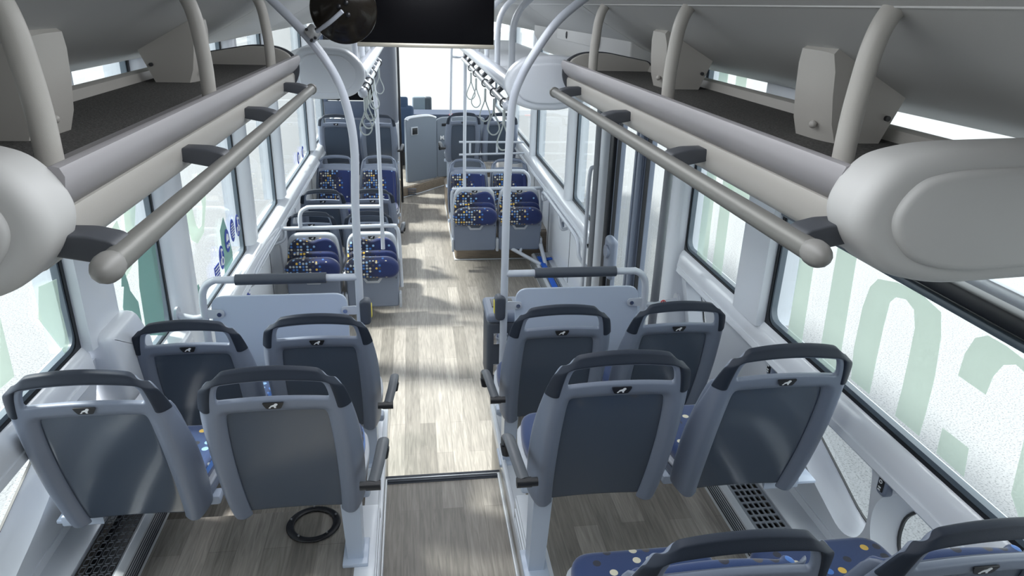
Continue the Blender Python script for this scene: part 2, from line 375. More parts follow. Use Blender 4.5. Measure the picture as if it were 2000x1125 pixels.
# side walls: lower panels with openings, pillars, sills, glass
PIER = {1: [(2.36, .22, 1.30), (3.19, .19, 0.0), (4.60, .16, 0.0), (5.62, .16, .9), (7.48, .16, .9), (9.4, .16, .9)],
        -1: [(2.36, .26, 1.30), (3.20, .28, .62), (4.62, .20, .9), (5.80, .20, .9), (7.85, .24, .9), (9.3, .2, .9)]}
PANES = {1: [(.05, 2.25, 1.32), (2.47, 3.10, 1.32), (4.68, 5.54, .93), (5.70, 7.40, .93), (7.56, 9.32, .93), (9.5, 11.3, .93)],
         -1: [(.05, 2.23, 1.32), (2.49, 3.06, 1.0), (3.34, 4.52, .86), (4.72, 5.70, .86), (5.90, 7.73, .86), (7.97, 9.2, .86), (9.4, 11.2, .86)]}
TOPZ = 2.27
wn = 0
for s in (1, -1):
    nm = SIDE[s]
    # rear lower wall with portholes
    HG = [([(2.10, 1.20), (1.62, 1.215), (1.53, 1.20), (1.55, .95), (1.60, .85), (1.69, .80), (1.86, .88), (2.10, 1.04)], [(1.93, 1.02), (1.78, .935), (1.69, .88), (1.60, .862), (1.565, .885), (1.56, 1.19), (2.04, 1.19), (2.02, 1.07)]),
          ([(1.52, .83), (1.537, .975), (1.513, 1.073), (1.44, 1.165), (1.33, 1.215), (.95, 1.215), (.84, 1.1), (.90, .82), (1.3, .78), (1.47, .79)], [(1.487, .884), (1.50, .944), (1.475, 1.046), (1.40, 1.14), (1.25, 1.18), (.98, 1.18), (.92, 1.05), (.95, .86), (1.3, .84), (1.45, .85)]),
          ([(2.76, .93), (2.84, 1.20), (3.04, 1.20), (3.04, .90)], [(2.80, .97), (2.88, 1.17), (3.01, 1.17), (3.01, .94)])]
    if s < 0: HG = HG[:2]
    HG = [(smooth_poly(h, .05), smooth_poly(g, .04)) for h, g in HG]
    def tilt(o):
        for v in o.data.vertices: v.co.x = X(1.19 + .2 * (1.25 - v.co.z) + v.co.x, s)
    ol = [(YN, .66), (3.10, .66), (3.10, 1.25), (YN, 1.25)] if s > 0 else [(YN, .66), (3.06, .66), (3.06, .93), (2.30, .93), (2.30, 1.25), (YN, 1.25)]
    w = plate('wall_%s_rear' % nm, ol, [h for h, g in HG], .006, .012, WHITEP); S(w); tilt(w)
    MB().box((X(1.30, s), 1.68, .6), (.03, 2.85, .30)).build('wall_foot', WHITEP, w)
    for h, g in HG:
        c = (sum(q[0] for q in g) / len(g), sum(q[1] for q in g) / len(g)); rh, rg = radial(h, c), radial(g, c); N = len(rh); rows = [(0, 0), (.004, .03), (.02, .16), (.045, .55), (.062, .93), (.068, 1.0)]
        vs = [(dx, p[0] * (1 - k) + q[0] * k, p[1] * (1 - k) + q[1] * k) for dx, k in rows for p, q in zip(rh, rg)]
        f = MB().raw(vs, [(j * N + i, j * N + (i + 1) % N, (j + 1) * N + (i + 1) % N, (j + 1) * N + i) for j in range(len(rows) - 1) for i in range(N)]).build('porthole_recess', WHITEP, w, ang=60); tilt(f)
        wn += 1; gl = plate('window_%d' % wn, rg, [], .076, .006, GLASS); S(gl); tilt(gl)
        inn = [(c[0] + (q[0] - c[0]) * .965, c[1] + (q[1] - c[1]) * .95) for q in rg]
        gk = plate('gasket', rg, [inn], .068, .008, GASKET, gl); tilt(gk)
    # front lower wall
    y0 = 4.55 if s > 0 else 3.28
    o = S(MB().box((X(1.245, s), (y0 + 10.9) / 2, .42), (.05, 10.9 - y0, .88), .01).build('wall_%s_front' % nm, WHITEP))
    sm = MB()
    for yy in ((5.62, 6.6, 7.5) if s > 0 else (4.3, 5.3, 6.6, 7.8)): sm.box((X(1.219, s), yy, .42), (.004, .006, .80))
    sm.build('panel_seam', DGREY, o)
    # sill beams
    def sill(name, ya, yb, z):
        o_ = .055 if z > 1.2 else 0
        q = [(1.12 + o_, z - .075), (1.128 + o_, z - .02), (1.14 + o_, z), (1.215, z + .018), (1.25, z + .018), (1.25, z - .10), (1.125 + o_, z - .10)]
        ob = S(MB().prism([(X(a, s), b) for a, b in q], ya, yb, 'Y', 0).build(name, SILLM, ang=60))
        MB().prism([(X(a, s), b) for a, b in ((1.11 + o_, z - .095), (1.115 + o_, z - .075), (1.135 + o_, z - .07), (1.135 + o_, z - .105), (1.12 + o_, z - .108))], ya, yb - .02, 'Y').build('lower_lip', WHITEP, ob)
        return ob
    sill('trim_sill_%s_rear' % nm, YN, 3.10 if s > 0 else 2.24, 1.31)
    if s < 0: sill('trim_sill_left_middle', 2.49, 3.06, .99)
    sill('trim_sill_%s_front' % nm, 4.66 if s > 0 else 3.33, 10.9, .90 if s > 0 else .85)
    # pillars
    for k, (yc, wd, zb) in enumerate(PIER[s]):
        z0 = zb
        ai = 1.165 if yc < 2.5 else 1.15
        q = [(ai, -wd / 2 + .035), (ai, wd / 2 - .035), (1.17, wd / 2 - .008), (1.235, wd / 2), (1.30, wd / 2), (1.30, -wd / 2), (1.235, -wd / 2), (1.17, -wd / 2 + .008)]
        m = MB(); m.prism([(X(a, s), yc + b) for a, b in q], z0, TOPZ + .03, 'Z')
        if k == 0 and s < 0:  # the left rear pillar swells into a cover at its foot
            m.prism(smooth_poly([(yc - .10, 1.34), (yc + .15, 1.34), (yc + .26, 1.18), (yc + .26, 1.02), (yc - .02, 1.02)], .05, 5), X(1.12, s), X(1.24, s), 'X', .03, 4)
        o = S(m.build('trim_pillar_%s_%d' % (nm, k + 1), WHITEP, ang=50))
        if (s > 0 and k == 1): 
            for dy in (-.03, .04): MB().ball((X(1.148, s), yc + dy, 1.72), .012, (.5, 1, 1)).build('cap', WHITEP, o)
    # glass
    for (ya, yb, zb) in PANES[s]:
        wn += 1
        ztop = TOPZ
        g = S(plate('window_%d' % wn, rect(ya, zb, yb, ztop, .05), [], X(GA, s), .008, GLASS))
        plate('gasket', rect(ya - .02, zb - .02, yb + .02, ztop + .02, .05), [rect(ya + .022, zb + .022, yb - .022, ztop - .02, .05)], X(GA - .002, s), .022, FRAMEG, g)
        plate('black_seal', rect(ya - .02, zb - .02, yb + .03, ztop + .02, .05), [rect(ya + .006, zb + .006, yb - .012, ztop - .006, .05)], X(GA - .012, s), .012, GASKET, g)
        if ya < .5:   # hinged upper vent of the rear windows
            m = MB(); m.box((X(GA - .02, s), (ya + yb) / 2, 1.79), (.05, yb - ya - .06, .045), .01); m.build('vent_frame_dark', GASKET, g)
            MB().box((X(GA - .035, s), (ya + yb) / 2, 1.755), (.03, yb - ya - .06, .02), .006).build('vent_rail_slate', FRAMEG, g)
            MB().box((X(GA - .035, s), (ya + yb) / 2, 1.845), (.03, yb - ya - .06, .035), .01).build('vent_rail_bright', ALU, g)
# ceiling: side coves, centre channel, roof skin
CV = [(1.245, 2.27), (1.20, 2.170), (1.14, 2.175), (.98, 2.228), (.88, 2.282), (.78, 2.338), (.66, 2.415), (.56, 2.45), (.40, 2.52), (0, 2.55)]
for s in (1, -1):
    m = MB(); pts = [(X(a, s), b) for a, b in CV] + [(X(0, s), 2.62), (X(1.26, s), 2.62)]
    for ya, yb in ((.0, 3.3), (3.306, 4.9), (4.906, 6.6), (6.606, 8.4), (8.406, 11.3)): m.prism(pts, ya, yb, 'Y')
    o = S(m.build('ceiling_cove_' + SIDE[s], COVE, ang=50)); o.name = 'ceiling_' + SIDE[s]
    MB().box((X(.665, s), 4.2, 2.421), (.02, 7.6, .016), .004).build('cove_edge_lip', CEIL, o)
    MB().box((X(1.19, s), 5.6, 2.19), (.055, 11.2, .02), .006).build('cove_lower_rail', WHITEP, o)
    m = MB(); m.box((X(1.17, s), 5.6, 2.176), (.008, 11.2, .006)); m.build('cove_seal', GASKET, o)
S(MB().box((CX, 5.65, 2.64), (2.6, 11.4, .04)).build('ceiling_roof_skin', CEIL))
# slot in the roof above is dark; rear wall behind the camera
S(MB().box((CX, -.95, 1.3), (2.6, .06, 2.7)).build('wall_rear', CAPW))
for s in (1, -1): S(MB().box((X(1.27, s), -.45, 1.35), (.05, 1.2, 2.6)).build('wall_%s_behind' % SIDE[s], WHITEP))
S(MB().box((CX, -.4, 2.64), (2.6, 1.2, .04)).build('ceiling_behind', CEIL))
S(MB().box((CX, -.3, .15), (2.6, 1.3, .30)).build('floor_behind', WOOD))

# front: windscreen, dash shelf, header
wn += 1
g = S(MB().box((CX, 11.62, 1.62), (2.4, .01, 1.75)).build('window_%d' % wn, GLASS)); MB().box((CX, 11.6, .72), (2.5, .05, .10), .01).build('gasket', GASKET, g)
S(MB().box((CX, 11.6, .30), (2.56, .10, .86)).build('wall_front', CABD))

# right: double door between the second and third pillars
def door(n, ya, yb):
    o = empty('door_%d' % n); S(o); x = X(GA + .015, 1)
    plate('door_frame', rect(ya, .02, yb, 2.15, .03), [rect(ya + .055, .18, yb - .05, 2.08, .06)], x, .05, FRAMEG if False else SHELL, o, bev=.008)
    plate('door_seal', rect(ya + .045, .17, yb - .04, 2.09, .06), [rect(ya + .062, .187, yb - .057, 2.073, .06)], x - .02, .02, GASKET, o)
    plate('glass', rect(ya + .05, .17, yb - .045, 2.085, .05), [], x, .008, GLASS, o)
    return o
d1 = door(1, 3.30, 3.84); d2 = door(2, 3.86, 4.42)
MB().box((X(1.215, 1), 4.475, 1.2), (.05, .09, 2.2), .008).build('door_post_cover_dark', BLACK, d2)
m = MB(); m.box((X(1.185, 1), 3.845, 1.15), (.03, .035, 2.0), .008); m.box((X(1.185, 1), 3.90, 1.15), (.03, .03, 2.0), .008); m.build('leaf_edge_strip', SHELL, d1)
m = MB(); m.box((X(1.17, 1), 4.22, .88), (.06, .15, .28), .03, 4); m.build('latch_housing', SHELL, d2); MB().cyl((X(1.125, 1), 4.2, .93), (X(1.16, 1), 4.2, .93), .045).build('latch_knob', SHELL, d2)
MB().box((X(1.12, 1), 3.85, 2.12), (.18, 1.2, .10), .02).build('door_header', BLACK, d2)
m = MB()
m.tube([(X(1.12, 1), 4.35, 2.09), (X(1.10, 1), 4.1, 2.04), (X(1.11, 1), 3.8, 2.05), (X(1.14, 1), 3.5, 2.08)], .02, smooth=6)
m.tube([(X(1.08, 1), 4.2, 2.08), (X(1.06, 1), 3.9, 2.045), (X(1.09, 1), 3.6, 2.07)], .012, smooth=6)
m.build('door_arm', BLACK, d1)

# ================================================================ SEATS
def lerp(tab, s):
    for (a, u), (b, v) in zip(tab, tab[1:]):
        if s <= b: return u + (v - u) * (s - a) / (b - a) if b > a else v
    return tab[-1][1]
HW = [(-.01, .150), (.0, .160), (.03, .178), (.072, .188), (.125, .196), (.2, .205), (.3, .212), (.45, .213), (.55, .209), (.60, .203), (.63, .195)]
def back_pt(t, s, n, k=1.0):
    hw = lerp(HW, s) * k * 1.045; at = abs(t)
    f = max(0, 1 - max(s, 0) / .3); se = s + .024 * t * t * f + (.02 * max(0, at - .75) / .25 * max(0, 1 - max(s, 0) / .05))
    y = .20 * (se - .093) + .14 * (se - .093) * abs(se - .093); z = .893 - .975 * se
    if at > .86: n = n - (.016 + .062 * min(1, max(0, s - .05) / .30)) * ((at - .86) / .14) ** 1.6
    if s < .012: n = n - .012
    return (hw * t, y - .975 * n, z - .22 * n)
TT = [0, .32, .56, .63, .68, .75, .80, .87, .93, .97, 1.0]; TT = [-t for t in TT[::-1][:-1]] + TT
def grid_mesh(name, ts, ss, keep, n0, m, parent, thick, sub=2, k=1.0, nf=None, off=-1):
    idx = {}; vs = []; fs = []
    for j, s in enumerate(ss):
        for i, t in enumerate(ts):
            idx[i, j] = len(vs); vs.append(back_pt(t, s, n0 + (nf(t, s) if nf else 0), k))
    for j in range(len(ss) - 1):
        for i in range(len(ts) - 1):
            if keep((ts[i] + ts[i + 1]) / 2, (ss[j] + ss[j + 1]) / 2): fs.append((idx[i, j], idx[i + 1, j], idx[i + 1, j + 1], idx[i, j + 1]))
    used = sorted({v for f in fs for v in f}); mp = {v: q for q, v in enumerate(used)}
    me = bpy.data.meshes.new(name); me.from_pydata([vs[v] for v in used], [], [[mp[v] for v in f] for f in fs]); me.update()
    bm = bmesh.new(); bm.from_mesh(me)
    for f in bm.faces: f.normal_update()
    if sum(f.normal.y for f in bm.faces) > 0: bmesh.ops.reverse_faces(bm, faces=bm.faces)
    bm.to_mesh(me); bm.free()
    for p in me.polygons: p.use_smooth = True
    o = mkobj(name, me, m, None); md = o.modifiers.new('s', 'SOLIDIFY'); md.thickness = thick; md.offset = off; md.use_even_offset = False
    mm = o.modifiers.new('u', 'SUBSURF'); mm.levels = sub; mm.render_levels = sub
    me2 = bpy.data.meshes.new_from_object(o.evaluated_get(bpy.context.evaluated_depsgraph_get())); o.modifiers.clear(); o.data = me2; bpy.data.meshes.remove(me)
    me2.name = name
    if parent: o.parent = parent
    return o
def setuv(o):
    me = o.data; uv = me.uv_layers.new(name='UVMap') if not me.uv_layers else me.uv_layers[0]; uv.name = 'UVMap'
    for p in me.polygons:
        n = p.normal
        for li in p.loop_indices:
            v = me.vertices[me.loops[li].vertex_index].co
            uv.data[li].uv = (-v.x, v.y if abs(n.z) > .6 else v.z + .3)
LION = [(-1.1, -.62), (-.62, -.62), (-.72, -.45), (-.38, -.18), (.05, -.10), (.22, -.62), (.62, -.62), (.52, -.42), (.58, -.05), (.80, .10), (.74, .30), (1.02, .42), (.98, .72), (.70, .86), (.36, .74), (.16, .42), (-.28, .26), (-.62, .05), (-.84, -.34)]
def emblem(parent, loc, tilt):
    q = smooth_poly([(-.029, .011), (.029, .011), (.019, -.011), (-.019, -.011)], .005, 3)
    e = plate('emblem_badge', q, [], 0, .003, BLACK, parent, plane='Y'); e.location = loc; e.rotation_euler = (tilt, 0, 0)
    l = plate('lion_mark', [(a * .0115, b * .0105) for a, b in LION], [], -.0022, .0015, SILVER, e, plane='Y')
    return e
def make_seat():
    r = empty('passenger_seat')
    SS = [-.002, .008, .032, .092, .100, .126, .142, .158, .2, .3, .4, .5, .585, .605, .62]
    def dip(t, s): return -.022 * min(1, max(0, (.73 - abs(t)) / .09)) * min(1, max(0, (s - .126) / .030))
    fr = grid_mesh('back_shell', TT, SS, lambda t, s: not ((abs(t) < .75 and .032 < s < .092) or (abs(t) < .63 and s > .158)), 0, SHELL, r, .018, nf=dip)
    grid_mesh('back_panel', [-.68, -.6, -.3, 0, .3, .6, .68], [.148, .155, .2, .3, .4, .5, .59, .607], lambda t, s: True, -.018, PANEL, r, .010, nf=lambda t, s: -.012 * (1 - t * t))
    grid_mesh('hand_grip', TT, [-.006, .0, .020, .026, .034, .05, .09, .120, .126], lambda t, s: s < .026 or abs(t) > .80, .0035, GRIP, r, .021, k=1.010)
    emblem(r, back_pt(0, .113, .003), .22)
    TP = [-1, -.9, -.6, -.3, 0, .3, .6, .9, 1]
    bc = grid_mesh('back_cushion', TP, [.16, .18, .25, .35, .45, .53, .56], lambda t, s: True, -.050, FAB, r, .035, k=.86, nf=lambda t, s: .012 * (t * t)); setuv(bc)
    grid_mesh('inner_back_plate', TP, [.125, .2, .4, .57], lambda t, s: True, -.034, SHELL, r, .012, sub=1, k=.93)
    q = smooth_poly([(-.195, .175), (.195, .175), (.216, .36), (.195, .51), (-.195, .51), (-.216, .36)], .06, 6)
    pan = MB().prism(q, .305, .362, 'Z', .022, 4).build('seat_pan', SHELL, r, ang=60)
    MB().prism([(a * 1.012, .37 + (b - .37) * 1.012) for a, b in q], .354, .368, 'Z', .006).build('pan_rim', RIM, pan, ang=60)
    c = MB().prism([(a * .955, .37 + (b - .37) * .96) for a, b in q], .358, .418, 'Z', .026, 5).build('seat_cushion', FAB, r, ang=70); setuv(c)
    return r
def armrest(parent, sx):
    x = .240 * sx
    P = [(x + .010 * sx, .035, .487), (x + .024 * sx, .09, .518), (x + .032 * sx, .17, .525), (x + .032 * sx, .235, .495), (x + .028 * sx, .262, .45)]
    a = MB().tube(P, .018, 12, 5, sq=(1.0, .62, (0, 0, 1))).build('armrest', ARMG, parent)
    m = MB(); m.cyl((x - .012 * sx, .03, .480), (x + .03 * sx, .03, .480), .015, 16); m.cyl((x - .030 * sx, .03, .480), (x - .008 * sx, .03, .480), .013, 14); m.build('armrest_pivot', BLACK, a)
    MB().tube([(x + .028 * sx, .262, .45), (x + .026 * sx, .258, .415)], [.0215, .017], 12, 0).build('armrest_tip', BLACK, a)
    MB().tube([(p[0] - .004 * sx, p[1] - .004, p[2] - .014) for p in P[1:]], .013, 10, 4).build('armrest_underside', BLACK, a)
def seat_leg(parent, sx, drop, lean=.06, xo=.16):
    """slanted pedestal under the aisle seat, cross beam included"""
    m = MB(); x = xo * sx; zb = .30 - drop; y0, y1 = .17, .17 + lean
    m.raw([(x - .03, y0, .33), (x + .03, y0, .33), (x + .03, y0 + .10, .33), (x - .03, y0 + .10, .33),
           (x - .026, y1, zb), (x + .026, y1, zb), (x + .026, y1 + .07, zb), (x - .026, y1 + .07, zb)],
          [(0, 1, 2, 3), (4, 7, 6, 5), (0, 4, 5, 1), (1, 5, 6, 2), (2, 6, 7, 3), (3, 7, 4, 0)])
    m.box((x, y1 + .035, zb + .008), (.085, .13, .016), .004)
    l = m.build('leg', BARR, parent, ang=30); return l
def beam(parent, sx):
    MB().box((0, .26, .29), (.44, .05, .035), .01).build('cross_beam', BARR, parent)
def wall_bracket(parent, sx):
    m = MB(); x = .17 * sx
    m.prism([(x - .05 * sx, .20), (x - .02 * sx, .30), (x + .06 * sx, .30), (x + .07 * sx, .20)], .255, .295, 'Z', .006); m.box((x + (.09 if sx > 0 else .065) * sx, .25, .262), (.11 if sx > 0 else .06, .07, .012), .003)
    b = m.build('wall_bracket', BARR, parent); MB().ball((x + .02 * sx, .235, .30), .012).build('bolt', CHROME, b)
T0 = make_seat()
def put_seat(x, y, lz, rz, floor, label, group, arm=0, leg=0, wall=0, first=[True]):
    r = T0 if first[0] else copy_tree(T0)
    first[0] = False
    r.location = (x, y, lz - .80); r.rotation_euler = (0, 0, rz)
    tag(r, label, 'seat', group)
    return r
def finish_seat(r, floor, arm, leg, wall):
    if arm: armrest(r, arm)
    if leg: seat_leg(r, leg, .30 + r.location.z - floor); beam(r, leg)
    if wall: wall_bracket(r, wall); beam(r, wall)
GR = 'forward-facing grey-backed passenger seats'
JOBS = []
def J(x, y, lz, rz, fl, label, arm=0, leg=0, wall=0, grp=GR): JOBS.append((put_seat(x, y, lz, rz, fl, label, grp), fl, arm, leg, wall))
PI = math.pi
J(-.86, 1.69, 1.415, 0, .62, 'dark grey glossy seat back in the nearest left row, beside the window', wall=-1)
J(-.39, 1.69, 1.405, 0, .62, 'dark grey seat back in the nearest left row, next to the aisle, floor ring below', arm=1, leg=1)
J(.535, 1.57, 1.475, 0, .62, 'dark grey seat back beside the aisle in the first complete right row', arm=-1, leg=-1)
J(1.005, 1.57, 1.475, 0, .62, 'grey glossy seat back by the right window in the first complete right row', wall=1)
J(.575, .93, 1.435, 0, .62, 'seat showing only its curved top grip at the bottom edge, nearer the aisle', arm=-1, leg=-1)
J(1.06, .90, 1.445, 0, .62, 'seat showing only its curved top grip in the bottom right corner by the window', wall=1)
J(-.835, 2.42, 1.22, 0, .48, 'seat back by the left window right behind the left barrier panel', wall=-1)
J(-.375, 2.42, 1.23, 0, .48, 'seat back beside the aisle right behind the left barrier panel', arm=1, leg=1)
J(.55, 2.38, 1.255, 0, .48, 'seat back beside the aisle right behind the right barrier and litter bin', arm=-1, leg=-1)
J(1.02, 2.38, 1.255, 0, .48, 'seat back by the right window behind the right barrier, a porthole beside it', wall=1)
GF = 'front half forward-facing seats'
J(-.835, 5.62, .72, 0, 0, 'seat back by the left wall, back to back with the folded dotted flip seat', wall=-1, grp=GF)
J(-.38, 5.62, .72, 0, 0, 'seat back beside the aisle, back to back with the left aisle-side folded flip seat', leg=1, grp=GF)
J(-.82, 6.30, .735, 0, 0, 'seat back by the left wall just in front of the upper rail loop', wall=-1, grp=GF)
J(-.38, 6.30, .735, 0, 0, 'seat back on the aisle just in front of the upper left rail loop', arm=1, leg=1, grp=GF)
J(-.865, 8.25, 1.115, 0, .32, 'front left blue-grey seat back beside the window, black partition ahead of it', wall=-1, grp=GF)
J(-.395, 8.25, 1.115, 0, .32, 'front left blue-grey seat back beside the round column and cab door', arm=1, leg=1, grp=GF)
J(.59, 8.28, 1.14, 0, .30, 'front right blue-grey seat back next to the driver cab door', arm=-1, leg=-1, grp=GF)
J(1.03, 8.28, 1.14, 0, .30, 'front right blue-grey seat back by the window, under hanging straps', wall=1, grp=GF)
GB = 'rear-facing seats with dotted fabric'
J(-.84, 7.80, .745, PI, .15, 'rear-facing seat with dotted navy fabric beside the left wall', wall=0, grp=GB)
J(-.375, 7.80, .745, PI, .15, 'rear-facing seat with dotted navy fabric on the left side of the aisle', leg=-1, grp=GB)
J(.565, 7.36, .80, PI, .30, 'rear-facing dotted navy seat right of the aisle, behind the right folded seats', leg=1, grp=GB)
J(1.01, 7.36, .80, PI, .30, 'rear-facing dotted navy seat beside the right wall, behind the rail loop', wall=0, grp=GB)
near = {}
for r, fl, a, l, w in JOBS:
    finish_seat(r, fl, a, l, w)
    if r.location.y < 3:
        for ch in kids(r):
            if 'cushion' in ch.name:
                k = ch.data.name
                if k not in near: near[k] = ch.data.copy(); near[k].materials.clear(); near[k].materials.append(FABP)
                ch.data = near[k]

# folded flip seats (face the rear)
def make_flip():
    r = empty('folding_seat')
    def sh(w, z0, z1, rr): return smooth_poly([(-w * .93, z0), (w * .93, z0), (w, (z0 + z1) / 2), (w * .86, z1), (-w * .86, z1), (-w, (z0 + z1) / 2)], rr, 7)
    MB().prism(sh(.215, .30, .835, .09), -.03, .03, 'Y', .018, 4).build('back_shell', RIM, r, ang=60)
    q = [(-.195, .40), (.195, .40), (.20, .62), (.185, .74), (.13, .805), (.05, .80), (.0, .775), (-.05, .80), (-.13, .805), (-.185, .74), (-.20, .62)]
    c = MB().prism(smooth_poly(q, .05, 5), .02, .065, 'Y', .018, 4).build('back_cushion', FAB, r, ang=60); setuv(c)
    c = MB().prism(smooth_poly([(-.20, .47), (.20, .47), (.20, .705), (-.20, .705)], .09, 6), .05, .095, 'Y', .02, 4).build('seat_cushion_top', FAB, r, ang=60); setuv(c)
    pan = plate('folded_pan', smooth_poly([(-.20, .245), (.20, .245), (.205, .55), (.15, .62), (-.15, .62), (-.205, .55)], .025, 4), [], .105, .07, SHELL, r, bev=.012, plane='Y')
    MB().prism([(-.085, .508), (.085, .508), (.05, .455), (-.05, .455)], .134, .146, 'Y', .003).build('pull_recess', RIM, pan)
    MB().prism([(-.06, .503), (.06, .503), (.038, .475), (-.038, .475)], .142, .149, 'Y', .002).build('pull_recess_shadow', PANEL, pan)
    q = smooth_poly([(-.165, .50), (.165, .50), (.212, .545), (.212, .615), (.15, .672), (-.15, .672), (-.212, .615), (-.212, .545)], .05, 6)
    c = MB().prism(q, .085, .185, 'Y', .04, 6).build('folded_seat_cushion', FAB, r, ang=70); setuv(c)
    for sx in (1, -1): MB().box((.212 * sx, .11, .30), (.022, .075, .13), .012, 3).build('hinge_cover', RIM, r)
    for sx in (1, -1): MB().cyl((.185 * sx, .139, .495), (.185 * sx, .143, .495), .004, 8).build('screw', BLACK, pan)
    e = emblem(r, (0, .036, .80), 0); e.rotation_euler = (0, 0, PI)
    return r
F0 = make_flip()
for i, (x, y, lz, label) in enumerate([(-.80, 5.40, .675, 'folded dotted flip seat nearer the left wall'), (-.345, 5.40, .675, 'folded dotted flip seat on the left, beside the aisle pole'),
                                   (.565, 6.50, .76, 'folded dotted flip seat on the right, beside the aisle'), (.995, 6.50, .76, 'folded dotted flip seat nearer the right wall and floor grille')]):
    r = F0 if i == 0 else copy_tree(F0)
    r.location = (x, y, lz - .80); r.rotation_euler = (0, 0, PI); tag(r, label, 'folding seat', 'folded flip seats with dotted cushions')
# struts that carry the right pair of flip seats
def strut(label, pts):
    m = MB()
    for a, b, rr in pts: m.cyl(a, b, rr, 14)
    tag(m.build('seat_strut', TUBE), label, 'strut')
strut('diagonal painted tube brace under the right folded seats', [((.70, 6.55, .30), (1.22, 6.15, .10), .018), ((1.0, 6.33, .19), (1.06, 6.5, .30), .014), ((1.19, 6.5, .35), (1.23, 6.15, .09), .02)])
strut('painted tube support under the left folded seats', [((-1.09, 5.45, .32), (-.15, 5.45, .32), .018), ((-.57, 5.47, .34), (-.57, 5.6, .0), .022)])

